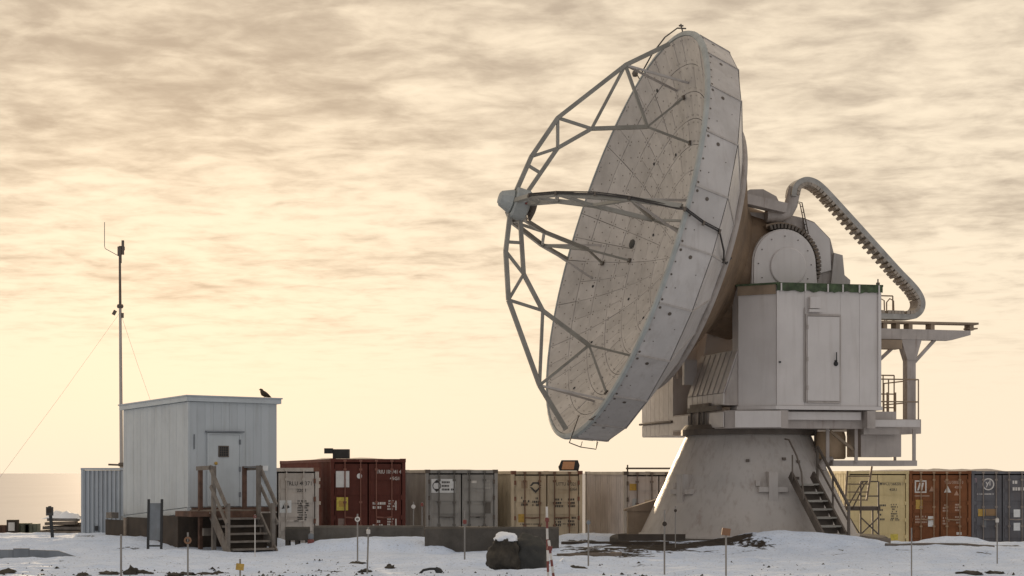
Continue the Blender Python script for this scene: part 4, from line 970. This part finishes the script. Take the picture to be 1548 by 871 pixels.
# ------------------------------------------------------------------ white shed with its stairs
TH = R(35); SC = Vector(((285 - 774) / FPX * 48.5, 48.5, 0))
SR = Vector((math.cos(TH), math.sin(TH), 0)); SO = Vector((math.sin(TH), -math.cos(TH), 0)); SB = -SO
def S(s, d, z): return SC + SR * s + SO * d + UPV * z
SM = Matrix(((SR.x, SO.x, 0, SC.x), (SR.y, SO.y, 0, SC.y), (0, 0, 1, 0), (0, 0, 0, 1)))
SW, SL = 2.67, 4.45
def build_shed():
    root = thing('shed', S(SW / 2, -SL / 2, 0), 'raised white metal-clad shed with flat roof, left of the containers', 'shed')
    zf0, zb0 = 1.17, .86; zf1, zb1 = 4.04, 3.93
    zlo = lambda d: zf0 + (zb0 - zf0) * (-d) / SL
    zhi = lambda d: zf1 + (zb1 - zf1) * (-d) / SL
    body = MB(); c = [(0, 0), (SW, 0), (SW, -SL), (0, -SL)]
    vs = [S(s, d, zlo(d)) for s, d in c] + [S(s, d, zhi(d)) for s, d in c]
    body.add(vs, [(0, 1, 2, 3), (4, 5, 6, 7), (0, 1, 5, 4), (1, 2, 6, 5), (2, 3, 7, 6), (3, 0, 4, 7)]); b = body.build('wall', M['shed'], root)
    n = 18                                             # narrow vertical cladding boards on the long wall
    for k in range(n):
        d0, d1 = -SL * k / n - .002, -SL * (k + 1) / n + .002; o = .012 + .0015 * (k % 2)
        g = MB(); vs = [S(-x, d, z(d) + e) for x in (.002, o) for d, z, e in ((d0, zlo, .01), (d1, zlo, .01), (d1, zhi, -.01), (d0, zhi, -.01))]
        g.add(vs, [(0, 1, 2, 3), (7, 6, 5, 4), (0, 4, 5, 1), (1, 5, 6, 2), (2, 6, 7, 3), (3, 7, 4, 0)]); g.build('cladding_board', M['shed'], root)
    n = 11
    for k in range(n):
        s0, s1 = SW * k / n + .002, SW * (k + 1) / n - .002
        g = MB(); g.span((s0, .002, zf0 + .01), (s1, .012 + .0015 * (k % 2), zf1 - .01), SM); g.build('cladding_board', M['shed'], root)
    g = MB(); g.span((-.03, -.02, zf0 - .01), (.035, .035, zf1), SM); g.build('corner_trim', M['shedw'], root)
    # roof slab with fascia
    rf = MB(); e = .10; vs = [S(s, d, z + dz) for dz in (0, .155) for s, d, z in ((-e, e, zf1 + .01), (SW + e, e, zf1 - .01), (SW + e, -SL - e, zb1), (-e, -SL - e, zb1))]
    rf.add(vs, [(0, 1, 2, 3), (4, 5, 6, 7), (0, 1, 5, 4), (1, 2, 6, 5), (2, 3, 7, 6), (3, 0, 4, 7)]); roof = rf.build('roof', M['shedw'], root)
    rf = MB(); e = .13; vs = [S(s, d, z + dz) for dz in (.13, .165) for s, d, z in ((-e, e, zf1 + .01), (SW + e, e, zf1 - .01), (SW + e, -SL - e, zb1), (-e, -SL - e, zb1))]
    rf.add(vs, [(0, 1, 2, 3), (4, 5, 6, 7), (0, 1, 5, 4), (1, 2, 6, 5), (2, 3, 7, 6), (3, 0, 4, 7)]); rf.build('roof_edge', M['hut'], roof)
    # door
    g = MB(); g.span((.58, .024, 1.19), (1.50, .06, 3.14), SM); dr = g.build('door', M['shedw'], root)
    g = MB(); g.span((.53, .024, 1.19), (.575, .075, 3.19), SM); g.span((1.505, .024, 1.19), (1.55, .075, 3.19), SM); g.span((.575, .024, 3.145), (1.505, .075, 3.19), SM); g.build('door_frame', M['shedw'], dr)
    g = MB(); g.span((.48, .024, 3.21), (1.62, .13, 3.25), SM); g.build('drip_cap', M['slab'], dr)
    g = MB(); g.span((.88, .061, 2.56), (1.14, .068, 2.82), SM); wn = g.build('window', M['black'], dr)
    g = MB()
    for a, b_ in (((.855, 2.535), (1.165, 2.56)), ((.855, 2.82), (1.165, 2.845)), ((.855, 2.56), (.88, 2.82)), ((1.14, 2.56), (1.165, 2.82))): g.span((a[0], .061, a[1]), (b_[0], .085, b_[1]), SM)
    for k in range(1, 4): g.span((.88 + .065 * k - .004, .069, 2.56), (.88 + .065 * k + .004, .074, 2.82), SM); g.span((.88, .075, 2.56 + .065 * k - .004), (1.14, .080, 2.56 + .065 * k + .004), SM)
    g.build('window_grille', M['darksteel'], wn)
    for z in (1.5, 2.2, 2.95):
        g = MB(); g.span((1.48, .061, z - .07), (1.53, .09, z + .07), SM); g.build('hinge', M['slab'], dr)
    MB().lathe([(.045, 0), (.045, .03), (.03, .06), (0, .065)], SM @ Matrix.Translation((.78, .061, 2.36)) @ Matrix.Rotation(R(-90), 4, 'X'), 12).build('door_knob', M['ochre'], dr)
    g = MB(); g.span((2.18, .024, 2.16), (2.36, .09, 2.3), SM); g.build('outlet_box', M['sticker'], root)
    g = MB(); g.tube([S(2.06, .05, 2.2), S(2.25, .06, 1.9), S(2.5, .05, 1.55), S(2.62, .05, 1.35)], .014, 6); g.build('cable', M['cable'], root)
    g = MB(); g.span((.14, .024, 2.75), (.17, .04, 3.15), SM); g.build('wall_hook', M['slab'], root)
    # floor beams and dark skirting under the floor
    g = MB(); vs = [S(-.06, d, z) for d in (.05, -SL - .05) for z in (zlo(d) - .02, zlo(d) - .17)] + [S(.06, d, z) for d in (.05, -SL - .05) for z in (zlo(d) - .02, zlo(d) - .17)]
    g.add(vs, [(0, 2, 3, 1), (4, 5, 7, 6), (0, 1, 5, 4), (2, 6, 7, 3), (0, 4, 6, 2), (1, 3, 7, 5)]); g.build('floor_beam', M['shedw'], root)
    g = MB(); g.span((-.06, -.1, 1.02), (SW, .03, 1.15), SM); g.build('floor_beam', M['redwood'], root)
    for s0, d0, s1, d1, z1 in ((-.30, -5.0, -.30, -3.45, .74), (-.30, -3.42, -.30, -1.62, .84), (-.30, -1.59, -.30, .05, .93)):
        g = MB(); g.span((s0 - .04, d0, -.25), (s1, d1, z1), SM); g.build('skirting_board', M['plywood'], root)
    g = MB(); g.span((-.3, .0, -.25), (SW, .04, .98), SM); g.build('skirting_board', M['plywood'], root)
    g = MB(); g.span((-.40, -3.52, -.2), (-.345, -3.36, .82), SM); g.build('skirting_post', M['wood'], root)
    g = MB(); g.span((-.42, -4.75, .78), (-.2, -4.35, .95), SM); g.build('timber_block', M['paintwood'], root)
build_shed()
def build_shed_stairs():
    root = thing('timber_stairs', S(.8, 1.6, 0), 'weathered timber steps with handrails up to the shed door', 'stairs')
    zd = 1.10
    n = 8
    for k in range(n):
        d0 = .06 + 1.28 * k / n; g = MB(); g.span((.02, d0, zd - .05), (1.44, d0 + 1.28 / n - .012, zd), SM); g.build('deck_board', M['wood'], root)
    g = MB(); g.span((.0, 1.35, zd - .22), (1.46, 1.40, zd - .02), SM); g.build('rim_joist', M['redwood'], root)
    g = MB(); g.span((-.55, .35, zd - .16), (-.02, 1.36, zd - .02), SM); g.build('side_ledge', M['redwood'], root)
    for s, d, z1, mt in ((.06, .62, 2.26, 'redwood'), (1.37, .62, 2.28, 'redwood'), (.06, 1.44, 2.28, 'paintwood'), (1.38, 1.44, 2.30, 'paintwood'), (.06, 2.28, 1.30, 'paintwood'), (1.38, 2.28, 1.30, 'paintwood')):
        g = MB(); g.span((s - .05, d - .05, -.2), (s + .05, d + .05, z1), SM); g.build('post', M[mt], root)
    for s in (.06, 1.38):
        o = -.075 if s < 1 else .075
        g = MB(); g.beam(S(s + o, 1.36, 2.27), S(s + o, 2.34, 1.24), .045, .12); g.build('handrail', M['paintwood'], root)
        g = MB(); g.beam(S(s + o, 1.40, 1.75), S(s + o, 2.40, .76), .04, .10); g.build('mid_rail', M['paintwood'], root)
        g = MB(); g.beam(S(s + o, .55, 2.22), S(s + o, 1.50, 2.24), .045, .11); g.build('handrail', M['paintwood'], root)
        g = MB(); g.beam(S(s + o * .3, 1.38, zd - .12), S(s + o * .3, 2.42, -.08), .05, .26); g.build('stringer', M['paintwood'], root)
    n = 5
    for k in range(n):
        z = zd - (k + 1) * zd / (n + .6); d = 1.40 + k * .21; g = MB(); g.span((.11, d, z - .05), (1.33, d + .24, z), SM); g.build('tread', M['paintwood'], root)
        g = MB(); g.span((.13, d + .015, z - .21), (1.31, d + .03, z - .055), SM); g.build('riser', M['plywood'], root)
    g = MB(); g.span((-.02, .9, .42), (.3, 1.0, .62), SM); g.build('cross_block', M['paintwood'], root)
    g = MB(); g.span((1.33, .66, 2.24), (1.40, 1.38, 2.27), SM); g.build('top_rail', M['slab'], root)
build_shed_stairs()

def build_raven():
    p = at(400.5, 603.3, 49.95)
    g = MB(); Mx = Matrix.Translation(p)
    sp = [(.17, -.02, .02), (.10, 0, .055), (.02, 0, .09), (-.05, 0, .13), (-.085, 0, .185), (-.10, 0, .225), (-.125, 0, .236), (-.165, 0, .225)]
    pts = [Mx @ Vector((x, y, z + .03)) for x, y, z in sp]
    g.tube(pts, [.010, .045, .075, .080, .055, .042, .030, .006], 12)
    for s in (-1, 1):
        g.add([Mx @ Vector(q) for q in ((-.07, s * .065, .17), (.03, s * .088, .13), (.20, s * .03, .04), (.06, s * .085, .075), (-.05, s * .08, .10))], [(0, 1, 2, 3, 4)])
        g.tube([Mx @ Vector((-.02, s * .03, .05)), Mx @ Vector((-.02, s * .03, 0))], .008, 5)
    o = g.build('bird', M['feather']); tag(o, 'small dark brown bird perched on the shed roof', 'bird')
build_raven()

# grey corrugated hut behind the shed, mast, board, sign
def build_hut():
    Y = 54.0; a = at(124, 712, Y); X = Matrix.Translation((a.x, Y, .1)) @ Matrix.Rotation(R(-8), 4, 'Z'); w, l, h = 3.0, 2.4, 2.12
    root = thing('corrugated_hut', X @ Vector((w / 2, l / 2, 0)), 'low grey corrugated metal hut behind the white shed', 'hut')
    g = MB(); g.span((.02, .04, 0), (w - .02, l, h - .04), X); g.build('wall', M['hut'], root)
    n = 22
    for k in range(n):
        x = w * (k + .5) / n; g = MB(); wv = w / n
        g.prism([(x - wv * .30, .038), (x - wv * .18, -.01), (x + wv * .18, -.01), (x + wv * .30, .038)], .0, h - .05, lambda p, q, t: X @ Vector((p, q, t))); g.build('corrugation', M['hut'], root)
    g = MB(); g.span((-.03, -.04, h - .03), (w + .03, l + .03, h + .03), X); g.build('roof', M['hut'], root)
    g = MB(); g.span((-.02, -.03, 0), (.06, .05, h), X); g.build('corner_trim', M['hut'], root)
    g = MB(); g.span((.42, -.05, .25), (.52, -.01, .40), X); g.build('vent', M['black'], root)
build_hut()
def build_mast():
    Y = 57.5; b = at(184.5, 706, Y); b.z = -.3; t = at(181, 372, Y)
    root = thing('antenna_mast', b, 'thin tall antenna mast with guy wires behind the shed', 'mast')
    P = lambda f: b.lerp(t, f)
    g = MB(); g.tube([P(0), P(.42), P(.8)], [.062, .055, .045], 8); g.build('pole', M['tower'], root)
    g = MB(); g.tube([P(.8), P(1)], [.045, .035], 8); g.build('upper_pole', M['darksteel'], root)
    for f in (.275, .80):
        g = MB(); g.lathe([(.09, -.06), (.11, 0), (.09, .06)], Matrix.Translation(P(f)), 10, False); g.build('collar', M['darksteel'], root)
    g = MB(); q = P(.275); g.tube([q + Vector((-.42, 0, .0)), q + Vector((.16, 0, -.02))], .03, 6); g.build('crossarm', M['darksteel'], root)
    for dx, z0, z1 in ((.02, -.55, .0), (-.03, -.30, -.02), (.10, -.28, .18), (.12, -.14, -.02)):
        g = MB(); g.tube([t + Vector((dx, 0, z0)), t + Vector((dx, 0, z1))], .045, 7); g.build('sensor', M['darksteel'], root)
    g = MB(); g.tube([at(181, 388, Y), at(159, 376, Y), at(158, 372, Y), at(158, 336, Y)], .012, 5); g.build('whip_antenna', M['stake'], root)
    for d in ((-.16, -.02), (.06, -.02)):
        g = MB(); q = P(.78); g.box((d[0], 0, -.1), (.1, .06, .16), Matrix.Translation(q) @ Matrix.Rotation(.5 if d[0] < 0 else 0, 4, 'Y')); g.build('guy_bracket', M['darksteel'], root)
    for e in (at(-8, 732, 50.0), at(229, 610, 66.0)):
        g = MB(); q = P(.78); e2 = q + (e - q) * 1.03; g.tube([q, q.lerp(e2, .5) + Vector((0, 0, -.05)), e2], .0045, 4); g.build('guy_wire', M['stake'], root)
build_mast()
def build_board():
    Y = 46.0; a, b = at(223.5, 755, Y), at(243.5, 755, Y)
    root = thing('framed_board', ((a.x + b.x) / 2, Y, 0), 'narrow pale blue board held in a black frame before the shed', 'board')
    X = Matrix.Translation((a.x, Y, 0))
    w = b.x - a.x
    for x in (0, w):
        g = MB(); g.beam(X @ Vector((x, 0, -.1)), X @ Vector((x, .12, 1.42)), .055, .06); g.build('upright', M['black'], root)
    g = MB(); g.add([X @ Vector(p) for p in ((.03, .03, .36), (w - .03, .03, .36), (w - .03, .11, 1.32), (.03, .11, 1.32), (.03, .05, .36), (w - .03, .05, .36), (w - .03, .13, 1.32), (.03, .13, 1.32))], [(0, 1, 2, 3), (7, 6, 5, 4), (0, 4, 5, 1), (1, 5, 6, 2), (2, 6, 7, 3), (3, 7, 4, 0)]); g.build('panel', M['slab'], root)
    for z in (.22, .10):
        g = MB(); g.beam(X @ Vector((0, .02, z)), X @ Vector((w, .02, z)), .04); g.build('rung', M['black'], root)
    g = MB(); g.beam(X @ Vector((-.15, -.2, .04)), X @ Vector((w + .2, -.25, .03)), .06); g.build('foot', M['black'], root)
build_board()
def build_sign():
    Y = 49.5; b, t = at(81, 830, Y), at(75.5, 770, Y)
    root = thing('sign_post', b, 'small dark sign on a leaning black post at the far left', 'sign')
    g = MB(); g.beam(b - (t - b) * .1, t + (t - b) * .08, .075); g.build('post', M['black'], root)
    g = MB(); c = at(75.8, 773, Y); g.box((0, -.05, 0), (.20, .03, .24), Matrix.Translation(c)); g.build('sign_plate', M['markd'], root)
    g = MB(); g.box((-.01, -.068, .02), (.13, .004, .12), Matrix.Translation(c)); g.build('sign_face', M['plywood'], root)
build_sign()

# ------------------------------------------------------------------ barriers, timber, stones
def barrier(px0, px1, ptop, Y, depth, mat, label, feet=False, yaw=0):
    a, b = at(px0, ptop, Y), at(px1, ptop, Y); w = b.x - a.x; h = a.z
    X = Matrix.Translation((a.x, Y, 0)) @ Matrix.Rotation(yaw, 4, 'Z')
    g = MB()
    z0 = .26 if feet else -.25
    g.prism([(0, z0), (0, h - .05), (.05, h), (depth - .05, h), (depth, h - .05), (depth, z0)], 0, w, lambda p, q, t: X @ Vector((t, p, q)))
    if feet:
        for f in (0, .42, .86): g.span((f * w, .02, -.25), (f * w + .10 * w + .04, depth - .02, z0 + .001), X)
    root = g.build('concrete_barrier', M[mat]); tag(root, label, 'barrier', 'concrete barriers before the containers')
    return root
barrier(431, 466, 797, 48.6, .45, 'concrete2', 'short dark concrete block on feet beside the shed steps', True)
barrier(474, 640, 795, 49.4, .4, 'concrete', 'lighter concrete barrier with a snowdrift, below the red container')
barrier(642, 845, 797, 46.9, .45, 'concrete2', 'dark concrete barrier behind the snow-capped boulder')
def red_canister():
    p = at(470, 832, 47.8); g = MB(); g.lathe([(.085, -.1), (.09, .0), (.09, .27), (.07, .30)], Matrix.Translation((p.x, p.y, .02)), 14, False)
    o = g.build('canister', M['redp']); tag(o, 'small dark red canister beside the short concrete block', 'canister')
    MB().lathe([(.05, .30), (.075, .33), (.075, .42), (.05, .46), (0, .47)], Matrix.Translation((p.x, p.y, .02)), 12).build('cap', M['slab'], o)
red_canister()

def boulder(name, c, rad, seed, label, mat, cap=None):
    bm = bmesh.new(); bmesh.ops.create_icosphere(bm, subdivisions=4, radius=1); g = MB()
    rr = random.Random(int(seed * 10)); cuts = []
    for _ in range(9): cuts.append((Vector((rr.gauss(0, 1), rr.gauss(0, 1), rr.gauss(0, .8))).normalized(), rr.uniform(.66, .95)))
    def disp(v):
        k = 1 + .36 * noise.fractal(Vector((v.x * 1.1 + seed, v.y * 1.1, v.z * 1.1)), 1, 2, 4) + .05 * noise.noise(Vector((v.x * 6 + seed, v.y * 6, v.z * 6)))
        w = Vector(v) * k
        for n_, d_ in cuts:
            t = w.dot(n_) - d_
            if t > 0: w = w - n_ * (t * .6)
        w = w * (1 + .10 * noise.fractal(Vector((v.x * 3 + seed, v.y * 3, v.z * 3)), .8, 2, 4))
        return Vector((w.x * rad[0], w.y * rad[1], w.z * rad[2])) * 1.12
    vs = [Vector(c) + disp(v.co) for v in bm.verts]; g.add(vs, [[q.index for q in f.verts] for f in bm.faces], True)
    o = g.build(name, M[mat], base=(c[0], c[1], 0)); tag(o, label, 'boulder')
    if cap:
        g = MB(); cc, cr = Vector(cap[0]), cap[1]
        vs = []
        for v in bm.verts:
            k = 1 + .22 * noise.fractal(Vector((v.co.x * 1.6 + 9, v.co.y * 1.6, v.co.z * 1.6)), 1, 2, 3)
            z = v.co.z if v.co.z > -.25 else -.25 + (v.co.z + .25) * .35
            vs.append(cc + Vector((v.co.x * cr[0], v.co.y * cr[1], z * cr[2])) * k)
        g.add(vs, [[q.index for q in f.verts] for f in bm.faces], True); g.build('snow_cap', M['snow'], o)
    bm.free(); return o
Yb = 38.2
pc = at(762, 838, Yb); pr = at(799, 842, Yb + .3)
boulder('boulder', (pc.x, Yb, .36), (.33, .36, .44), 2.0, 'upright dark boulder capped with a lump of snow', 'rock', ((at(765, 813, Yb).x, Yb - .06, at(765, 814, Yb).z), (.25, .26, .145)))
boulder('boulder', (pr.x, Yb + .3, .24), (.47, .42, .43), 7.7, 'low rounded black boulder right of the snow-capped one', 'tyre')
def hose():
    Y = 37.0; g = MB(); g.tube([at(632, 880, Y), at(634, 868, Y), at(640, 862, Y), at(650, 860, Y), at(659, 860, Y)], .028, 9); o = g.build('bent_pipe', M['black']); tag(o, 'bent black pipe end poking out of the snow', 'pipe')
    g = MB(); g.tube([at(658, 859, Y), at(663, 863, Y), at(665, 867, Y)], [.04, .07, .08], 10); g.build('flared_end', M['black'], o)
hose()
stones = [(200, 868, .16, .13, 'tallest dark stone, at the bottom edge right of the plain grey stake'), (216, 867, .20, .06, 'flat dark stone right of the tallest one at the bottom edge'), (236, 872, .12, .05, 'small dark stone at the bottom edge below the framed board'),
          (263, 868, .22, .04, 'flat dark stone left of the orange-ringed stake'), (280, 867, .16, .05, 'dark stone at the foot of the orange-ringed stake'), (310, 864, .24, .06, 'broad dark stone right of the orange-ringed stake'),
          (330, 867, .15, .05, 'dark stone left of the ochre-block stake'), (12, 868, .2, .08, 'dark stone at the bottom left corner of the picture'), (125, 869, .14, .06, 'small dark stone at the bottom edge below the grey hut'),
          (165, 868, .25, .05, 'broad flat stone left of the plain grey stake'), (540, 857, .16, .05, 'dark stone at the foot of the pale-ringed stake'), (552, 866, .12, .05, 'dark stone at the foot of the white-banded stake'),
          (590, 862, .12, .06, 'small dark stone between the white-banded stake and the bent pipe'), (765, 862, .2, .05, 'flat dark stone in front of the snow-capped boulder'), (1465, 868, .28, .06, 'broad dark stone in the bottom right corner'),
          (1500, 866, .2, .04, 'rightmost flat dark stone in the bottom right corner'), (870, 866, .22, .04, 'flat dark stone right of the striped stakes')]
for i, (px, py, w, hh, lb) in enumerate(stones):
    Y = 2.1 * FPX / (py - 715); p = at(px, py, Y); z = ground_z(p.x, p.y)
    bm = bmesh.new(); bmesh.ops.create_icosphere(bm, subdivisions=3, radius=1); g = MB()
    g.add([Vector((p.x + v.co.x * w * (1 + .9 * noise.noise(v.co * 1.7 + Vector((i, 0, 0)))), p.y + v.co.y * w * .8, z + v.co.z * hh * (1 + 1.2 * noise.noise(v.co * 2.4 + Vector((0, i, 0)))))) for v in bm.verts], [[q.index for q in f.verts] for f in bm.faces], True); bm.free()
    tag(g.build('stone', M['rock']), lb, 'stone', 'dark stones in the foreground snow')

def stake(px, ptop, Y, head, label, lean=0.0, r_=.018, mat='stake', headpy=None):
    t = at(px, ptop, Y); z0 = ground_z(t.x, Y) - .15
    root = thing('marker_stake', (t.x - lean, Y, z0 + .15), label, 'stake', 'marker stakes in the snow'); b = Vector((t.x - lean, Y, z0))
    if mat == 'striped':
        n = 7
        for k in range(n):
            g = MB(); g.tube([b.lerp(t, k / n), b.lerp(t, (k + 1) / n)], r_, 8); g.build('stripe', M['whitep'] if k % 2 == 0 else M['redp'], root)
    else:
        g = MB(); g.tube([b, t], r_, 8); g.build('rod', M[mat], root)
    if head:
        c = b.lerp(t, ((at(px, headpy, Y).z - b.z) / (t.z - b.z)))
        if head[0] == 'disc': MB().lathe([(0, -.022), (head[1], -.018), (head[1], .018), (0, .022)], Matrix.Translation(c + Vector((0, -.02, 0))) @ Matrix.Rotation(R(90), 4, 'X'), 14, False).build('reflector', M[head[2]], root)
        elif head[0] == 'ring': 
            MB().lathe([(head[1] * .55, -.018), (head[1] * .55, .018), (head[1], .018), (head[1], -.018), (head[1] * .55, -.018)], Matrix.Translation(c + Vector((0, -.02, 0))) @ Matrix.Rotation(R(90), 4, 'X'), 16, False, False).build('ring', M[head[2]], root)
        elif head[0] == 'block': g = MB(); g.box((0, -.02, 0), (head[1] * 2, .05, head[1] * 1.7), Matrix.Translation(c) @ Matrix.Rotation(.12, 4, 'Y')); g.build('reflector', M[head[2]], root)
        elif head[0] == 'band': MB().lathe([(r_ + .004, -.05), (head[1], -.04), (head[1], .04), (r_ + .004, .05)], Matrix.Translation(c), 10, False).build('band', M[head[2]], root)
stake(183, 808, 36.0, None, 'plain grey stake below the left end of the shed', mat='stake', r_=.022)
stake(284, 805, 36.0, ('ring', .075, 'orange'), 'stake with orange ring left of the shed steps', headpy=817)
stake(363, 845, 34.5, ('block', .075, 'ochre'), 'short stake with ochre block at the bottom edge below the steps', headpy=857)
stake(385.5, 778, 45.3, ('ring', .04, 'redp'), 'thin pale stake standing before the shed steps', headpy=781, mat='whitep', r_=.012)
stake(540.5, 777, 41.5, ('ring', .06, 'whitep'), 'stake with pale ring before the red container', headpy=785)
stake(557, 797, 37.2, ('band', .04, 'whitep'), 'stake with white band right of the pale-ringed stake', headpy=804, lean=.03)
stake(625, 759, 51.0, ('disc', .06, 'whitep'), 'grey stake with pale disc behind the lighter barrier', headpy=766)
stake(638, 759, 52.5, ('band', .04, 'redp'), 'faint stake beside the pale-disc stake behind the barriers', headpy=763)
stake(702.5, 772, 41.2, ('band', .045, 'redp'), 'stake with small red band before the grey container', headpy=789)
stake(826.5, 766, 36.2, ('block', .042, 'redp'), 'tall red and white striped stake beside the boulders', headpy=786, mat='striped', r_=.024, lean=-.03)
stake(829.5, 817, 35.6, ('block', .05, 'redp'), 'short leaning red and white striped stake beside the tall one', headpy=829, mat='striped', r_=.027, lean=-.12)
stake(889.5, 786, 38.6, ('disc', .045, 'slab'), 'grey stake with dark tip before the pale container', headpy=790)
stake(1004.5, 771, 37.0, ('disc', .05, 'plywood'), 'tall stake with dark disc before the left of the tower', headpy=792)
stake(1021, 765, 47.0, ('disc', .04, 'plywood'), 'thin stake close to the foot of the tower', headpy=772, r_=.014)
stake(1097.5, 799, 36.0, ('block', .085, 'orange'), 'stake with bright orange block before the tower', headpy=804)
stake(1378, 798, 36.2, None, 'thin plain stake before the yellow and brown containers', r_=.014)
stake(1507.5, 782, 42.0, ('band', .04, 'whitep'), 'stake with pale tip before the blue-grey container', headpy=787, r_=.016)

# lumber, drums, boards, beams
def lumber():
    Y = 56.0; r_ = random.Random(4); o = at(58, 818, Y)
    root = thing('lumber_pile', at(92, 822, Y), 'snow-dusted pile of old planks left of the grey hut', 'lumber')
    for lay in range(5):
        z = .12 + lay * .13
        for k in range(2):
            x0 = at(58 + 3 * lay + r_.uniform(-6, 4), 800, Y).x; x1 = at(124 - lay * 2 + r_.uniform(-3, 3), 800, Y).x
            g = MB(); g.beam((x0, Y + k * .5, z), (x1, Y + k * .5 + r_.uniform(-.1, .1), z + r_.uniform(-.03, .05)), .4, .09); g.build('plank', M['wood' if (lay + k) % 2 else 'paintwood'], root)
    g = MB(); vs = []; n = 12
    for j in range(5):
        for i in range(n + 1):
            x = at(62 + 60 * i / n, 800, Y).x; e = min(1, 4 * min(i / n, 1 - i / n)) * (1 if 0 < j < 4 else 0); vs.append((x, Y - .2 + j * .25, .66 + e * (.16 + .18 * noise.noise(Vector((i * .5, j * .5, 1))))))
    g.add(vs, [(j * (n + 1) + i, j * (n + 1) + i + 1, (j + 1) * (n + 1) + i + 1, (j + 1) * (n + 1) + i) for j in range(4) for i in range(n)], True); g.build('snow_layer', M['snow'], root)
    for px, h, w, m_, lb in ((6, .42, .5, 'redwood', 'low brown crate at the left edge of the picture'), (34, .48, .42, 'drum', 'olive green crate between the brown crate and the lumber'), (47, .46, .4, 'drum', 'olive green crate touching the lumber pile')):
        p = at(px, 815, Y + 1.5); g = MB(); g.span((p.x - w / 2, p.y, -.25), (p.x + w / 2, p.y + .4, h)); c = g.build('crate', M[m_]); tag(c, lb, 'crate')
        for k in range(3):
            g = MB(); x = p.x - w / 2 + w * (k + .5) / 3; g.span((x - w * .12, p.y - .03, -.2), (x + w * .12, p.y - .002, h - .02)); g.build('slat', M[m_], c)
    p = at(17.5, 810, Y + 1); g = MB(); g.span((p.x - .16, p.y, -.2), (p.x + .16, p.y + .3, .60)); o = g.build('gas_bottle_rack', M['plywood']); tag(o, 'dark upright rack with pale face among the crates', 'rack')
    g = MB(); g.span((p.x - .1, p.y - .02, .25), (p.x + .1, p.y - .002, .52)); g.build('rack_face', M['whitep'], o)
lumber()
def boards():
    for k, (x0, x1, y0, lb) in enumerate(((-14, 20, 831, 'grey retaining board cut by the left picture edge'), (20.5, 44, 829, 'short grey retaining board, middle of the three'), (44.5, 116, 831, 'long grey retaining board running into the snow'))):
        Y = 44.0; a, b = at(x0, y0, Y), at(x1, y0, Y); z1 = a.z; g = MB()
        g.prism([(a.x, -.3), (b.x, -.3), (b.x, z1 - (.18 if k == 2 else 0)), (a.x + (b.x - a.x) * .6, z1 - (.02 if k == 2 else 0)), (a.x, z1)], Y - .03, Y + .05, lambda p, q, t: Vector((p, t, q))); tag(g.build('retaining_board', M['slab']), lb, 'board', 'grey boards at the left edge')
boards()
def beams():
    tag(MB().beam(at(935, 812, 49.2), at(1036, 812, 48.9), .16, .16).build('timber_beam', M['plywood']), 'dark timber beam at the left foot of the tower', 'beam')
    tag(MB().beam(at(850, 822, 49.5), at(1010, 822, 48.0), .14, .12).build('timber_beam', M['plywood']), 'long dark timber beam in front of the beige container', 'beam')
    tag(MB().beam(at(842, 840, 45.2), at(940, 838, 45.0), .14, .10).build('timber_beam', M['wood']), 'grey timber beam lying right of the boulders', 'beam')
    tag(MB().beam(at(1245, 816, 48.4), at(1346, 820, 48.2), .22, .22).build('timber_beam', M['wood']), 'grey brown timber sill at the foot of the steel stairs', 'beam')
    pts = []
    for px, py in ((1338, 831), (1360, 832), (1390, 832), (1430, 834), (1462, 837), (1480, 840), (1492, 846), (1503, 850)):
        p = at(px, py, 46.6); p.z = max(p.z, ground_z(p.x, p.y) + .02); pts.append(p)
    tag(MB().tube(pts, .045, 7).build('cable', M['darksteel']), 'dark cable curving over the snow at the right', 'cable')
    p = at(967, 770, 53.6); g = MB(); X = Matrix.Translation((p.x, 53.6, 0))
    g.span((-.35, 0, .15), (.45, .6, .95), X); g.prism([(-.45, .951), (-.45, 1.0), (.5, 1.3), (.5, .951)], -.05, .65, lambda a, b, t: X @ Vector((a, t, b))); tag(g.build('equipment_box', M['brown']), 'small brown box with pitched lid left of the tower', 'box')
beams()

def gravel():
    """loose grit, pebbles and frozen clods lying on the snow in the foreground"""
    r_ = random.Random(11); g = MB(); n = 0
    while n < 1900:
        y = 34.8 + 7 * r_.random() ** 2.2; x = r_.uniform(-.30, .31) * y
        d = bare(x, y) + (.28 if x < -1 else .12) - (y - 35) * .05
        if d < r_.uniform(-.35, .55): continue
        n += 1; z = ground_z(x, y); k = .010 + .045 * r_.random() ** 4; a = r_.uniform(0, 6.28)
        c, s_ = math.cos(a) * k, math.sin(a) * k; h_ = k * r_.uniform(.5, 1.1)
        g.add([(x + c * 1.4, y + s_, z - .01), (x - s_, y + c, z - .01), (x - c * 1.2, y - s_, z - .01), (x + s_, y - c, z - .01), (x + c * .2, y + s_ * .2, z + h_)], [(0, 1, 4), (1, 2, 4), (2, 3, 4), (3, 0, 4)])
    o = g.build('gravel', M['rock']); tag(o, 'dark grit and pebbles scattered on the foreground snow', 'gravel', kind='stuff')
gravel()
